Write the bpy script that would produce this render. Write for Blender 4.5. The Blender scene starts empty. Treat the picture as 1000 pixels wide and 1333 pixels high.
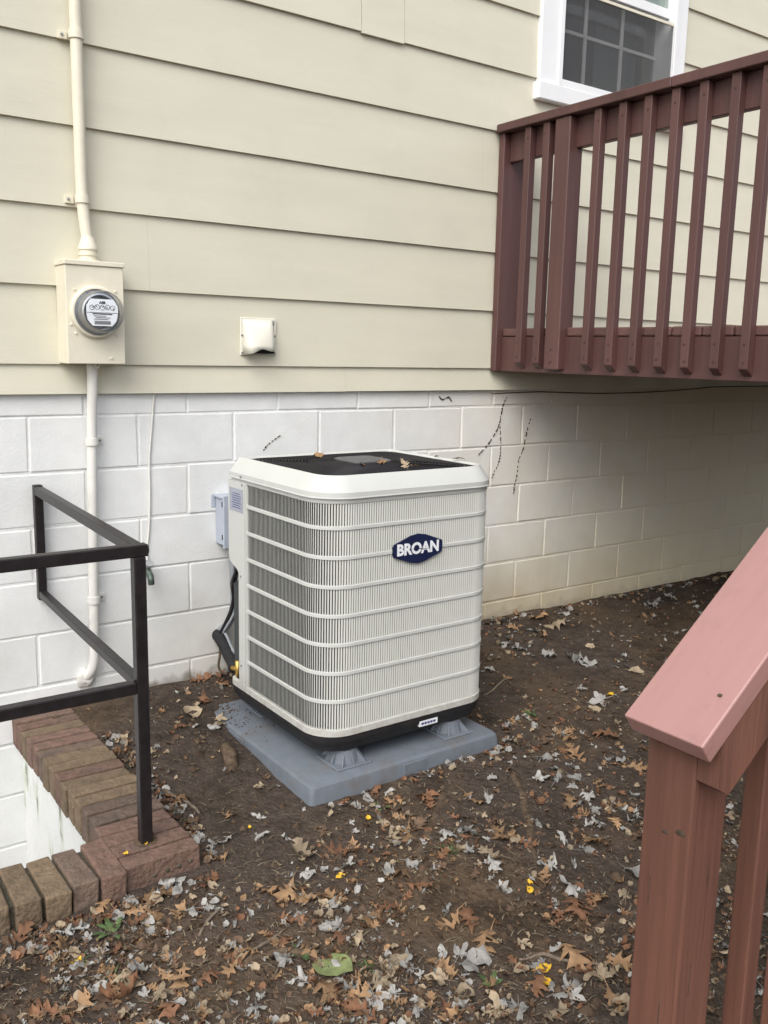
import bpy, bmesh, math, random
from mathutils import Vector, Matrix, noise
random.seed(11)
sc = bpy.context.scene
COL = sc.collection
R_ = math.radians
# ------------------------------------------------------------------ camera
FPX, YAW, PITCH, ROLL = 1185.0, 0.62303, 0.17370, -0.02124
CAM = Vector((0.0, -3.3954, 1.2694))
_f = Vector((math.sin(YAW)*math.cos(PITCH), math.cos(YAW)*math.cos(PITCH), -math.sin(PITCH)))
_r0 = Vector((math.cos(YAW), -math.sin(YAW), 0)); _d0 = _f.cross(_r0)
_r = _r0*math.cos(ROLL) + _d0*math.sin(ROLL)
_d = _d0*math.cos(ROLL) - _r0*math.sin(ROLL)
cd = bpy.data.cameras.new('camera'); cam = bpy.data.objects.new('camera', cd); COL.objects.link(cam)
M = Matrix((( _r.x, -_d.x, -_f.x), (_r.y, -_d.y, -_f.y), (_r.z, -_d.z, -_f.z))).to_4x4()
M.translation = CAM; cam.matrix_world = M
cd.sensor_fit = 'HORIZONTAL'; cd.sensor_width = 36; cd.lens = 36*FPX/1000
cd.clip_start = 0.02; cd.clip_end = 500
sc.camera = cam
# ------------------------------------------------------------------ world + sun
SUN_EL, SUN_AZ = 46.0, 230.0          # azimuth clockwise from +Y; light comes from the front left
w = bpy.data.worlds.new('World'); sc.world = w; w.use_nodes = True
nt = w.node_tree; nt.nodes.clear()
wo = nt.nodes.new('ShaderNodeOutputWorld'); bg = nt.nodes.new('ShaderNodeBackground')
sky = nt.nodes.new('ShaderNodeTexSky'); sky.sky_type = 'NISHITA'; sky.sun_disc = False
sky.sun_elevation = R_(SUN_EL); sky.sun_rotation = R_(SUN_AZ); sky.dust_density = 3.0; sky.air_density = 1.0
hs = nt.nodes.new('ShaderNodeHueSaturation'); hs.inputs['Saturation'].default_value = 0.36
nt.links.new(sky.outputs[0], hs.inputs['Color']); nt.links.new(hs.outputs[0], bg.inputs[0]); nt.links.new(bg.outputs[0], wo.inputs[0])
bg.inputs[1].default_value = 0.14
sd = bpy.data.lights.new('sun', 'SUN'); sun = bpy.data.objects.new('sun', sd); COL.objects.link(sun)
sd.energy = 1.25; sd.angle = R_(48); sd.color = (1.0, 0.97, 0.92)
az = R_(SUN_AZ); el = R_(SUN_EL)
sdir = Vector((math.sin(az)*math.cos(el), math.cos(az)*math.cos(el), math.sin(el)))
sun.rotation_euler = sdir.to_track_quat('Z', 'Y').to_euler(); sun.location = (-3, -6, 6)
vs = sc.view_settings
vs.view_transform = 'Standard'; vs.look = 'None'; vs.gamma = 1.0; vs.exposure = 0.70; vs.use_curve_mapping = False
sc.cycles.use_denoising = True
sc.cycles.max_bounces = 8
# ------------------------------------------------------------------ pixel -> place helpers (photo is 1000 x 1333)
def ray(u, v):
    return _r*((u-500)/FPX) + _d*((v-666.5)/FPX) + _f
def onY(u, v, y=0.0):
    D = ray(u, v); return CAM + D*((y-CAM.y)/D.y)
def onZ(u, v, z=0.0):
    D = ray(u, v); return CAM + D*((z-CAM.z)/D.z)
def onX(u, v, x=0.0):
    D = ray(u, v); return CAM + D*((x-CAM.x)/D.x)
# ------------------------------------------------------------------ materials
def ramp(n, stops):
    cr = n.color_ramp
    while len(cr.elements) < len(stops): cr.elements.new(0.5)
    for e, (p, c) in zip(cr.elements, stops):
        e.position = p; e.color = (*c, 1) if len(c) == 3 else c
def mat(name, col, rough=0.6, var=0.12, vscale=6.0, bump=0.0, bscale=60.0, spec=0.35, metal=0.0, rnd=0.0, col2=None, detail=6, bdist=0.004, stretch=None, stain=None, coat=0.0, prerot=0.0, wave=0.0):
    """base colour broken up by noise, fine relief as bump, optional per-object variation (rnd)"""
    m = bpy.data.materials.new(name); m.use_nodes = True
    n = m.node_tree.nodes; l = m.node_tree.links; b = n['Principled BSDF']
    b.inputs['Roughness'].default_value = rough; b.inputs['Metallic'].default_value = metal
    b.inputs['Specular IOR Level'].default_value = spec; b.inputs['Coat Weight'].default_value = coat; b.inputs['Coat Roughness'].default_value = 0.32
    tc = n.new('ShaderNodeTexCoord'); src = tc.outputs['Object']
    geo = n.new('ShaderNodeNewGeometry')
    src = geo.outputs['Position']
    if prerot:
        m0 = n.new('ShaderNodeMapping'); m0.inputs['Rotation'].default_value = (0, prerot, 0); l.new(src, m0.inputs[0]); src = m0.outputs[0]
    if stretch:
        mp = n.new('ShaderNodeMapping'); mp.inputs['Scale'].default_value = stretch
        l.new(src, mp.inputs[0]); src = mp.outputs[0]
    nz = n.new('ShaderNodeTexNoise'); nz.inputs['Scale'].default_value = vscale; nz.inputs['Detail'].default_value = detail; nz.inputs['Roughness'].default_value = 0.62
    l.new(src, nz.inputs['Vector'])
    rp = n.new('ShaderNodeValToRGB'); l.new(nz.outputs[0], rp.inputs[0])
    c2 = col2 or tuple(c*(1-var) for c in col); c1 = col if col2 else tuple(min(1, c*(1+var)) for c in col)
    ramp(rp, [(0.34, c2), (0.66, c1)])
    out = rp.outputs[0]
    if rnd:
        oi = n.new('ShaderNodeObjectInfo'); ad = n.new('ShaderNodeMath'); ad.operation = 'ADD'
        l.new(oi.outputs['Random'], ad.inputs[0]); l.new(geo.outputs['Random Per Island'], ad.inputs[1])
        fr = n.new('ShaderNodeMath'); fr.operation = 'FRACT'; l.new(ad.outputs[0], fr.inputs[0])
        mr = n.new('ShaderNodeMapRange'); mr.inputs[3].default_value = 1-rnd; mr.inputs[4].default_value = 1+rnd
        l.new(fr.outputs[0], mr.inputs[0])
        h = n.new('ShaderNodeHueSaturation'); l.new(out, h.inputs['Color']); l.new(mr.outputs[0], h.inputs['Value']); out = h.outputs[0]
    if stain: out = stain(n, l, geo.outputs['Position'], out)
    l.new(out, b.inputs['Base Color'])
    if bump:
        nb = n.new('ShaderNodeTexNoise'); nb.inputs['Scale'].default_value = bscale; nb.inputs['Detail'].default_value = 5
        l.new(src, nb.inputs['Vector'])
        bp = n.new('ShaderNodeBump'); bp.inputs['Strength'].default_value = bump; bp.inputs['Distance'].default_value = bdist
        l.new(nb.outputs[0], bp.inputs['Height'])
        if wave:
            nw = n.new('ShaderNodeTexNoise'); nw.inputs['Scale'].default_value = 3.2; nw.inputs['Detail'].default_value = 2; l.new(geo.outputs['Position'], nw.inputs['Vector'])
            b2 = n.new('ShaderNodeBump'); b2.inputs['Strength'].default_value = 0.6; b2.inputs['Distance'].default_value = wave; l.new(nw.outputs[0], b2.inputs['Height']); l.new(b2.outputs[0], bp.inputs['Normal'])
        l.new(bp.outputs[0], b.inputs['Normal'])
    return m
def mixc(n, l, fac, a, bcol):
    mx = n.new('ShaderNodeMix'); mx.data_type = 'RGBA'; l.new(fac, mx.inputs[0]); l.new(a, mx.inputs[6]); mx.inputs[7].default_value = (*bcol, 1); return mx.outputs[2]
def math_(n, l, op, a, b=None, clamp=False):
    k = n.new('ShaderNodeMath'); k.operation = op; k.use_clamp = clamp
    for i, q in enumerate((a, b)):
        if q is None: continue
        if isinstance(q, (int, float)): k.inputs[i].default_value = q
        else: l.new(q, k.inputs[i])
    return k.outputs[0]
def block_stain_tint(n, l, pos, out):
    """splashed soil on the lowest courses, a cream tint towards the right, a few greyish patches and fine cracks in the paint"""
    sp = n.new('ShaderNodeSeparateXYZ'); l.new(pos, sp.inputs[0])
    nz = n.new('ShaderNodeTexNoise'); nz.inputs['Scale'].default_value = 5; nz.inputs['Detail'].default_value = 7; l.new(pos, nz.inputs[0])
    hgt = math_(n, l, 'ADD', sp.outputs[2], math_(n, l, 'MULTIPLY', math_(n, l, 'SUBTRACT', nz.outputs[0], 0.5), 0.42))
    mr = n.new('ShaderNodeMapRange'); l.new(hgt, mr.inputs[0]); mr.inputs[1].default_value = 0.34; mr.inputs[2].default_value = -0.12; mr.inputs[3].default_value = 0; mr.inputs[4].default_value = 1.0
    rx = n.new('ShaderNodeMapRange'); l.new(sp.outputs[0], rx.inputs[0]); rx.inputs[1].default_value = 0.96; rx.inputs[2].default_value = 2.6; rx.inputs[3].default_value = 0.0; rx.inputs[4].default_value = 1.0
    out = mixc(n, l, math_(n, l, 'MULTIPLY', mr.outputs[0], rx.outputs[0]), out, (0.40, 0.32, 0.19))
    n3 = n.new('ShaderNodeTexNoise'); n3.inputs['Scale'].default_value = 14; n3.inputs['Detail'].default_value = 8; l.new(pos, n3.inputs[0])
    h3 = math_(n, l, 'ADD', sp.outputs[2], math_(n, l, 'MULTIPLY', math_(n, l, 'SUBTRACT', n3.outputs[0], 0.5), 0.16))
    mg = n.new('ShaderNodeMapRange'); l.new(h3, mg.inputs[0]); mg.inputs[1].default_value = -0.052; mg.inputs[2].default_value = -0.09; mg.inputs[3].default_value = 0; mg.inputs[4].default_value = 0.8
    gx_ = math_(n, l, 'GREATER_THAN', sp.outputs[0], 0.97)
    out = mixc(n, l, math_(n, l, 'MULTIPLY', mg.outputs[0], gx_), out, (0.17, 0.145, 0.115))
    fx = n.new('ShaderNodeMapRange'); l.new(math_(n, l, 'ADD', sp.outputs[0], math_(n, l, 'MULTIPLY', nz.outputs[0], 1.6)), fx.inputs[0]); fx.inputs[1].default_value = 3.0; fx.inputs[2].default_value = 5.6; fx.inputs[4].default_value = 0.85
    out = mixc(n, l, fx.outputs[0], out, (0.66, 0.58, 0.42))  # cream mixed in, stronger towards the right, edge broken by noise
    n2 = n.new('ShaderNodeTexNoise'); n2.inputs['Scale'].default_value = 2.3; n2.inputs['Detail'].default_value = 8; l.new(pos, n2.inputs[0])
    m2 = n.new('ShaderNodeMapRange'); l.new(n2.outputs[0], m2.inputs[0]); m2.inputs[1].default_value = 0.56; m2.inputs[2].default_value = 0.78; m2.inputs[3].default_value = 0; m2.inputs[4].default_value = 0.4
    return mixc(n, l, m2.outputs[0], out, (0.50, 0.49, 0.46))
def algae_stain(n, l, pos, out):
    mp = n.new('ShaderNodeMapping'); mp.inputs['Scale'].default_value = (7, 7, 3.0); l.new(pos, mp.inputs[0])
    nz = n.new('ShaderNodeTexNoise'); nz.inputs['Scale'].default_value = 1.6; nz.inputs['Detail'].default_value = 8; l.new(mp.outputs[0], nz.inputs[0])
    mr = n.new('ShaderNodeMapRange'); l.new(nz.outputs[0], mr.inputs[0]); mr.inputs[1].default_value = 0.54; mr.inputs[2].default_value = 0.72
    out = mixc(n, l, mr.outputs[0], out, (0.40, 0.45, 0.30))
    mr2 = n.new('ShaderNodeMapRange'); l.new(nz.outputs[0], mr2.inputs[0]); mr2.inputs[1].default_value = 0.62; mr2.inputs[2].default_value = 0.70
    return mixc(n, l, mr2.outputs[0], out, (0.10, 0.11, 0.08))
def soil_stain(n, l, pos, out):
    nz = n.new('ShaderNodeTexNoise'); nz.inputs['Scale'].default_value = 1.5; nz.inputs['Detail'].default_value = 6; l.new(pos, nz.inputs[0])
    mr = n.new('ShaderNodeMapRange'); l.new(nz.outputs[0], mr.inputs[0]); mr.inputs[1].default_value = 0.5; mr.inputs[2].default_value = 0.7; mr.inputs[4].default_value = 0.75
    out = mixc(n, l, mr.outputs[0], out, (0.125, 0.085, 0.052))
    v = n.new('ShaderNodeTexNoise'); v.inputs['Scale'].default_value = 160; v.inputs['Detail'].default_value = 3; l.new(pos, v.inputs[0])
    m2 = n.new('ShaderNodeMapRange'); l.new(v.outputs[0], m2.inputs[0]); m2.inputs[1].default_value = 0.60; m2.inputs[2].default_value = 0.72; m2.inputs[4].default_value = 0.6
    out = mixc(n, l, m2.outputs[0], out, (0.19, 0.145, 0.10))
    w_ = n.new('ShaderNodeTexNoise'); w_.inputs['Scale'].default_value = 3.1; w_.inputs['Detail'].default_value = 9; w_.inputs['Roughness'].default_value = 0.7; l.new(pos, w_.inputs[0])
    m3 = n.new('ShaderNodeMapRange'); l.new(w_.outputs[0], m3.inputs[0]); m3.inputs[1].default_value = 0.52; m3.inputs[2].default_value = 0.66; m3.inputs[4].default_value = 0.75
    return mixc(n, l, m3.outputs[0], out, (0.026, 0.020, 0.016))
def grime(col, amount, lo=0.5, hi=0.75, scale=9.0):
    def f(n, l, pos, out):
        nz = n.new('ShaderNodeTexNoise'); nz.inputs['Scale'].default_value = scale; nz.inputs['Detail'].default_value = 8; nz.inputs['Roughness'].default_value = 0.7; l.new(pos, nz.inputs[0])
        mr = n.new('ShaderNodeMapRange'); l.new(nz.outputs[0], mr.inputs[0]); mr.inputs[1].default_value = lo; mr.inputs[2].default_value = hi; mr.inputs[4].default_value = amount
        return mixc(n, l, mr.outputs[0], out, col)
    return f
def glassy(name, tint, gloss=0.12, rough=0.02):
    m = bpy.data.materials.new(name); m.use_nodes = True; n = m.node_tree.nodes; l = m.node_tree.links
    n.remove(n['Principled BSDF']); o = n['Material Output']
    t = n.new('ShaderNodeBsdfTransparent'); t.inputs[0].default_value = (*tint, 1)
    g = n.new('ShaderNodeBsdfGlossy'); g.inputs['Roughness'].default_value = rough
    lw = n.new('ShaderNodeLayerWeight'); lw.inputs[0].default_value = 0.5
    pw = n.new('ShaderNodeMath'); pw.operation = 'POWER'; pw.inputs[1].default_value = 4.0; l.new(lw.outputs['Facing'], pw.inputs[0])
    ad = n.new('ShaderNodeMath'); ad.operation = 'ADD'; ad.use_clamp = True; ad.inputs[1].default_value = gloss+0.03; l.new(pw.outputs[0], ad.inputs[0])
    mx = n.new('ShaderNodeMixShader'); l.new(ad.outputs[0], mx.inputs[0]); l.new(t.outputs[0], mx.inputs[1]); l.new(g.outputs[0], mx.inputs[2]); l.new(mx.outputs[0], o.inputs[0])
    return m
def screen_mat(name):
    m = bpy.data.materials.new(name); m.use_nodes = True; n = m.node_tree.nodes; l = m.node_tree.links
    b = n['Principled BSDF']; b.inputs['Base Color'].default_value = (0.09, 0.09, 0.092, 1); b.inputs['Roughness'].default_value = 0.7
    t = n.new('ShaderNodeBsdfTransparent'); mx = n.new('ShaderNodeMixShader'); mx.inputs[0].default_value = 0.4
    l.new(t.outputs[0], mx.inputs[1]); l.new(b.outputs[0], mx.inputs[2]); l.new(mx.outputs[0], n['Material Output'].inputs[0])
    return m
def mud_splash(n, l, pos, out):
    sp = n.new('ShaderNodeSeparateXYZ'); l.new(pos, sp.inputs[0])
    nz = n.new('ShaderNodeTexNoise'); nz.inputs['Scale'].default_value = 34; nz.inputs['Detail'].default_value = 8; nz.inputs['Roughness'].default_value = 0.75; l.new(pos, nz.inputs[0])
    h = math_(n, l, 'ADD', sp.outputs[2], math_(n, l, 'MULTIPLY', math_(n, l, 'SUBTRACT', nz.outputs[0], 0.5), -0.5))
    mr = n.new('ShaderNodeMapRange'); l.new(h, mr.inputs[0]); mr.inputs[1].default_value = 0.10; mr.inputs[2].default_value = -0.05; mr.inputs[3].default_value = 0; mr.inputs[4].default_value = 0.45
    out = mixc(n, l, mr.outputs[0], out, (0.26, 0.20, 0.14))
    return grime((0.46, 0.44, 0.38), 0.25, 0.52, 0.8, 12)(n, l, pos, out)
MT = dict(
    siding=mat('cream_siding_paint', (0.625, 0.60, 0.488), 0.55, 0.035, 2.2, 0.16, 60, stretch=(0.5, 1, 3.2), bdist=0.003, wave=0.005, stain=grime((0.50, 0.47, 0.385), 0.3, 0.5, 0.8, 3.0)),
    block=mat('white_block_paint', (0.73, 0.74, 0.735), 0.62, 0.04, 9, 0.42, 125, stain=block_stain_tint, bdist=0.0035, wave=0.012, rnd=0.025),
    mortar=mat('painted_mortar', (0.71, 0.72, 0.71), 0.7, 0.05, 12, 0.6, 60, stain=block_stain_tint, bdist=0.005),
    wellpaint=mat('algae_stained_paint', (0.72, 0.73, 0.72), 0.65, 0.04, 9, 0.5, 70, stain=algae_stain),
    vinyl=mat('white_vinyl', (0.78, 0.79, 0.80), 0.35, 0.02, 8),
    cream_metal=mat('cream_painted_metal', (0.71, 0.665, 0.54), 0.45, 0.04, 14, 0.06, 120, stain=grime((0.45, 0.40, 0.30), 0.3, 0.6, 0.8, 25)),
    white_pipe=mat('white_painted_pipe', (0.68, 0.67, 0.63), 0.5, 0.05, 14, 0.15, 90, stain=grime((0.42, 0.38, 0.30), 0.3, 0.6, 0.8, 18)),
    vent=mat('white_plastic', (0.72, 0.70, 0.605), 0.45, 0.03, 14),
    dark=mat('dark_void', (0.012, 0.012, 0.013), 0.8, 0.2, 9),
    room=mat('dim_room_wall', (0.34, 0.31, 0.27), 0.9, 0.2, 3),
    shade=mat('pale_window_shade', (0.45, 0.48, 0.46), 0.9, 0.12, 9),  # pale colour imitating sky reflected in the upper pane
    curtain=mat('grey_curtain', (0.32, 0.32, 0.31), 0.9, 0.1, 9),
    glass=glassy('window_glass', (0.86, 0.9, 0.88), 0.05), dome=glassy('meter_glass', (0.97, 0.98, 0.99), 0.0),
    screen=screen_mat('insect_screen'),
    meterface=mat('meter_dial_plate', (0.82, 0.84, 0.87), 0.4, 0.03, 30), ink=mat('black_ink', (0.03, 0.03, 0.035), 0.5, 0.1, 20),
    steel=mat('grey_steel', (0.30, 0.31, 0.32), 0.4, 0.1, 20, metal=0.6), chrome=mat('bright_steel', (0.62, 0.63, 0.64), 0.3, 0.05, 20, metal=0.9),
    greybox=mat('pale_grey_enclosure', (0.40, 0.44, 0.51), 0.45, 0.05, 12),
    greypipe=mat('grey_conduit', (0.26, 0.28, 0.30), 0.45, 0.1, 20), foam=mat('black_foam', (0.018, 0.018, 0.02), 0.8, 0.3, 40, 0.3, 120), brass=mat('brass', (0.65, 0.42, 0.12), 0.35, 0.1, 20, metal=0.8),
    ac=mat('ac_enamel', (0.53, 0.54, 0.515), 0.38, 0.02, 10, 0.03, 150, stain=mud_splash),
    louver=mat('ac_louver_enamel', (0.525, 0.53, 0.495), 0.45, 0.02, 10),
    brassgreen=mat('tarnished_brass', (0.10, 0.13, 0.11), 0.5, 0.3, 60, metal=0.5),
    dark_screw=mat('painted_screw_head', (0.05, 0.028, 0.026), 0.5, 0.2, 60),
    coil=mat('coil_fins', (0.040, 0.045, 0.046), 0.55, 0.25, 30, stretch=(1, 1, 0.05)),
    blackpan=mat('black_plastic', (0.018, 0.017, 0.018), 0.55, 0.25, 20, stain=grime((0.07, 0.055, 0.045), 0.35, 0.5, 0.8, 18)),
    wire=mat('black_wire', (0.014, 0.013, 0.016), 0.5, 0.2, 20), hubgrey=mat('motor_plate', (0.10, 0.10, 0.105), 0.5, 0.2, 30),
    navy=mat('navy_badge', (0.012, 0.017, 0.055), 0.3, 0.1, 20), badgewhite=mat('badge_lettering', (0.75, 0.77, 0.80), 0.4, 0.02, 20), silver_label=mat('silver_label', (0.33, 0.35, 0.40), 0.45, 0.05, 20), blue_ink=mat('blue_ink', (0.05, 0.06, 0.20), 0.5, 0.1, 20),
    pad=mat('grey_pad_plastic', (0.138, 0.158, 0.185), 0.62, 0.08, 20, 0.25, 180, stain=grime((0.13, 0.105, 0.08), 0.75, 0.52, 0.72, 6), bdist=0.002),
    riser=mat('grey_riser_plastic', (0.155, 0.175, 0.205), 0.55, 0.06, 20, 0.05, 100),
    rail=mat('black_rail_paint', (0.016, 0.013, 0.014), 0.38, 0.3, 25, 0.12, 70, stain=grime((0.06, 0.045, 0.04), 0.35, 0.55, 0.78, 22)),
    deck=mat('maroon_deck_paint', (0.093, 0.043, 0.039), 0.5, 0.18, 9, 0.5, 42, stretch=(1, 1, 0.08), stain=grime((0.055, 0.030, 0.030), 0.4, 0.58, 0.82, 11), rnd=0.09, spec=0.45),
    deckfloor=mat('maroon_floor_paint', (0.12, 0.062, 0.055), 0.55, 0.14, 7, 0.25, 30, stretch=(0.08, 1, 1), rnd=0.1),
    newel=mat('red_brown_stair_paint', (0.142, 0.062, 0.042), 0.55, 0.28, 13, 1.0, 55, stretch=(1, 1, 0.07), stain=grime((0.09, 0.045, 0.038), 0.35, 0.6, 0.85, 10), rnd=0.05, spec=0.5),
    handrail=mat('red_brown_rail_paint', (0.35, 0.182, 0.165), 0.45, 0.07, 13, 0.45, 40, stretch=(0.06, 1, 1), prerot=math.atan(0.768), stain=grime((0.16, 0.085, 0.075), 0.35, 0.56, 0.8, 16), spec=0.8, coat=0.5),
    br_red=mat('red_brick', (0.150, 0.092, 0.070), 0.85, 0.25, 30, 0.9, 75, bdist=0.009, rnd=0.14, stain=grime((0.10, 0.085, 0.075), 0.6, 0.48, 0.75, 14)),
    br_och=mat('ochre_brick', (0.168, 0.122, 0.078), 0.85, 0.22, 30, 0.9, 75, bdist=0.009, rnd=0.14, stain=grime((0.11, 0.085, 0.055), 0.6, 0.48, 0.75, 14)),
    br_mix=mat('brown_brick', (0.150, 0.105, 0.080), 0.85, 0.25, 30, 0.9, 75, bdist=0.009, rnd=0.15, stain=grime((0.085, 0.075, 0.065), 0.65, 0.46, 0.72, 14)),
    br_mortar=mat('dark_mossy_mortar', (0.075, 0.066, 0.048), 0.95, 0.3, 40, 0.8, 120),
    soil=mat('dark_soil', (0.064, 0.050, 0.041), 0.95, 0.32, 24, 1.0, 55, spec=0.1, stain=soil_stain, bdist=0.012, detail=10),
    clod=mat('soil_clod', (0.075, 0.052, 0.036), 0.95, 0.35, 50, 0.6, 120, spec=0.1, rnd=0.4),
    root=mat('tree_root_bark', (0.115, 0.083, 0.057), 0.9, 0.35, 40, 0.9, 60, stain=grime((0.055, 0.04, 0.03), 0.9, 0.44, 0.6, 28), spec=0.1), twig=mat('dry_twig', (0.17, 0.135, 0.105), 0.9, 0.25, 50, spec=0.1),
    straw=mat('dry_stalks', (0.19, 0.155, 0.11), 0.9, 0.2, 50, rnd=0.35, spec=0.1),
    oak=mat('tan_oak_leaf', (0.250, 0.155, 0.085), 0.7, 0.2, 45, 0.3, 140, rnd=0.35, spec=0.2), rust=mat('rust_oak_leaf', (0.180, 0.092, 0.052), 0.7, 0.22, 45, 0.3, 140, rnd=0.3, spec=0.2),
    pale=mat('pale_grey_leaf', (0.29, 0.28, 0.262), 0.75, 0.16, 50, 0.35, 150, rnd=0.28, spec=0.2), straw_leaf=mat('straw_leaf', (0.285, 0.225, 0.155), 0.75, 0.18, 50, 0.3, 140, rnd=0.25, spec=0.2),
    dkleaf=mat('dark_brown_leaf', (0.105, 0.068, 0.045), 0.8, 0.25, 50, 0.3, 140, rnd=0.35, spec=0.15), yellow=mat('yellow_leaf', (0.68, 0.42, 0.04), 0.6, 0.12, 45, rnd=0.12, spec=0.25),
    green=mat('green_leaf', (0.21, 0.25, 0.105), 0.65, 0.25, 40, 0.2, 90, spec=0.25), weed=mat('weed_green', (0.075, 0.115, 0.045), 0.6, 0.25, 40, rnd=0.3, spec=0.25),
    vine=mat('dead_vine_holdfast', (0.065, 0.046, 0.032), 0.9, 0.3, 60),
    concrete=mat('well_floor_concrete', (0.30, 0.29, 0.27), 0.9, 0.15, 9, 0.4, 60),
)
# ------------------------------------------------------------------ object helpers
WL = {}
def wloc(o): return WL.get(o.name, Vector((0, 0, 0))) if o else Vector((0, 0, 0))
def tag(o, label=None, cat=None, group=None, kind=None):
    if label: o['label'] = label
    if cat: o['category'] = cat
    if group: o['group'] = group
    if kind: o['kind'] = kind
    return o
def thing(name, loc, label, cat, group=None):
    o = bpy.data.objects.new(name, None); COL.objects.link(o); o.location = loc; o.empty_display_size = 0.05
    WL[o.name] = Vector(loc); return tag(o, label, cat, group)
def link(name, me, parent=None, loc=None):
    o = bpy.data.objects.new(name, me); COL.objects.link(o)
    if parent:
        o.parent = parent; WL[o.name] = wloc(parent)
    elif loc is not None:
        o.location = loc; WL[o.name] = Vector(loc)
    return o
def mesh(name, verts, faces, m, parent=None, smooth=False, origin=None):
    """vertices in world coordinates; stored relative to the parent (or to origin)"""
    off = wloc(parent) if parent else (Vector(origin) if origin is not None else Vector((0, 0, 0)))
    me = bpy.data.meshes.new(name); me.from_pydata([Vector(v)-off for v in verts], [], faces); me.update()
    bm = bmesh.new(); bm.from_mesh(me); bmesh.ops.recalc_face_normals(bm, faces=bm.faces); bm.to_mesh(me); bm.free()
    for mm in (m if isinstance(m, (list, tuple)) else [m]): me.materials.append(mm)
    if smooth:
        for p in me.polygons: p.use_smooth = True
    return link(name, me, parent, origin)
BF = [(0, 1, 3, 2), (4, 6, 7, 5), (0, 4, 5, 1), (2, 3, 7, 6), (0, 2, 6, 4), (1, 5, 7, 3)]
def boxv(a, b): return [(x, y, z) for x in (a[0], b[0]) for y in (a[1], b[1]) for z in (a[2], b[2])]
def box(name, a, b, m, parent=None, bev=0.0, seg=1, origin=None, jit=0.0, verts=None):
    off = wloc(parent) if parent else (Vector(origin) if origin is not None else Vector((0, 0, 0)))
    bm = bmesh.new(); vv = [bm.verts.new(Vector(v)-off+Vector([random.uniform(-jit, jit) for _ in range(3)])) for v in (verts or boxv(a, b))]
    for f in BF: bm.faces.new([vv[i] for i in f])
    bmesh.ops.recalc_face_normals(bm, faces=bm.faces)
    if bev: bmesh.ops.bevel(bm, geom=list(bm.edges), offset=bev, segments=seg, affect='EDGES', profile=0.5)
    me = bpy.data.meshes.new(name); bm.to_mesh(me); bm.free(); me.materials.append(m)
    return link(name, me, parent, origin)
def tube_vf(pts, r, n=10, cap=True):
    pts = [Vector(p) for p in pts]; vs_, fs = [], []
    up = None
    for i, p in enumerate(pts):
        t = (pts[min(i+1, len(pts)-1)]-pts[max(i-1, 0)]).normalized()
        if up is None: up = Vector((0, 0, 1)) if abs(t.z) < 0.9 else Vector((0, 1, 0))
        a = t.cross(up).normalized(); b = a.cross(t).normalized(); up = b
        rr = r[i] if isinstance(r, (list, tuple)) else r
        for k in range(n):
            q = 2*math.pi*k/n; vs_.append(p + (a*math.cos(q)+b*math.sin(q))*rr)
    for i in range(len(pts)-1):
        for k in range(n):
            fs.append((i*n+k, i*n+(k+1) % n, (i+1)*n+(k+1) % n, (i+1)*n+k))
    if cap: fs += [tuple(range(n))[::-1], tuple(range((len(pts)-1)*n, len(pts)*n))]
    return vs_, fs
def smoothpath(pts, k=6):
    pts = [Vector(p) for p in pts]; out = []
    for i in range(len(pts)-1):
        p0, p1, p2, p3 = pts[max(i-1, 0)], pts[i], pts[i+1], pts[min(i+2, len(pts)-1)]
        for j in range(k):
            t = j/k; out.append(0.5*((2*p1)+(p2-p0)*t+(2*p0-5*p1+4*p2-p3)*t*t+(3*p1-p0-3*p2+p3)*t**3))
    return out+[pts[-1]]
def tube(name, pts, r, m, parent=None, n=10, origin=None):
    v, f = tube_vf(pts, r, n); return mesh(name, v, f, m, parent, True, origin)
def disc(name, c, axis, r, h, m, parent=None, n=20, r2=None):
    c = Vector(c); a = Vector(axis).normalized(); return sharp(tube(name, [c, c+a*h], [r, r if r2 is None else r2], m, parent, n))
def sharp(o, ang=40):
    me = o.data
    bm = bmesh.new(); bm.from_mesh(me)
    for e in bm.edges:
        if len(e.link_faces) == 2 and e.calc_face_angle(0) > R_(ang): e.smooth = False
    bm.to_mesh(me); bm.free(); return o
def rrect(x0, x1, y0, y1, r, n=8, rb=None):
    out = []; rs = (r if rb is None else rb, r if rb is None else rb, r, r)
    for sx, sy, a0, r in ((1, 1, 0, rs[0]), (-1, 1, 90, rs[1]), (-1, -1, 180, rs[2]), (1, -1, 270, rs[3])):
        cx = x1-r if sx > 0 else x0+r; cy = y1-r if sy > 0 else y0+r
        for k in range(n+1):
            a = R_(a0+90*k/n); out.append((cx+r*math.cos(a), cy+r*math.sin(a)))
    return out
def loft(name, loops, m, parent, capa=False, capb=False, smooth=True):
    n = len(loops[0]); v = [p for lp in loops for p in lp]; f = []
    for i in range(len(loops)-1):
        for k in range(n): f.append((i*n+k, i*n+(k+1) % n, (i+1)*n+(k+1) % n, (i+1)*n+k))
    if capa: f.append(tuple(range(n))[::-1])
    if capb: f.append(tuple(range((len(loops)-1)*n, len(loops)*n)))
    return sharp(mesh(name, v, f, m, parent, smooth), 35)
def prism(name, poly, d, m, parent=None, origin=None):
    """poly: world-space planar polygon, extruded by vector d"""
    n = len(poly); d = Vector(d); v = [Vector(p) for p in poly]+[Vector(p)+d for p in poly]
    f = [tuple(range(n)), tuple(range(n, 2*n))[::-1]]+[(i, (i+1) % n, n+(i+1) % n, n+i) for i in range(n)]
    return mesh(name, v, f, m, parent, False, origin)
def copy_of(o, name, parent=None, loc=None, rot=None, scale=None):
    c = o.copy(); c.name = name; COL.objects.link(c)
    if parent: c.parent = parent
    if loc is not None: c.location = loc
    if rot is not None: c.rotation_euler = rot
    if scale is not None: c.scale = scale
    return c
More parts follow.
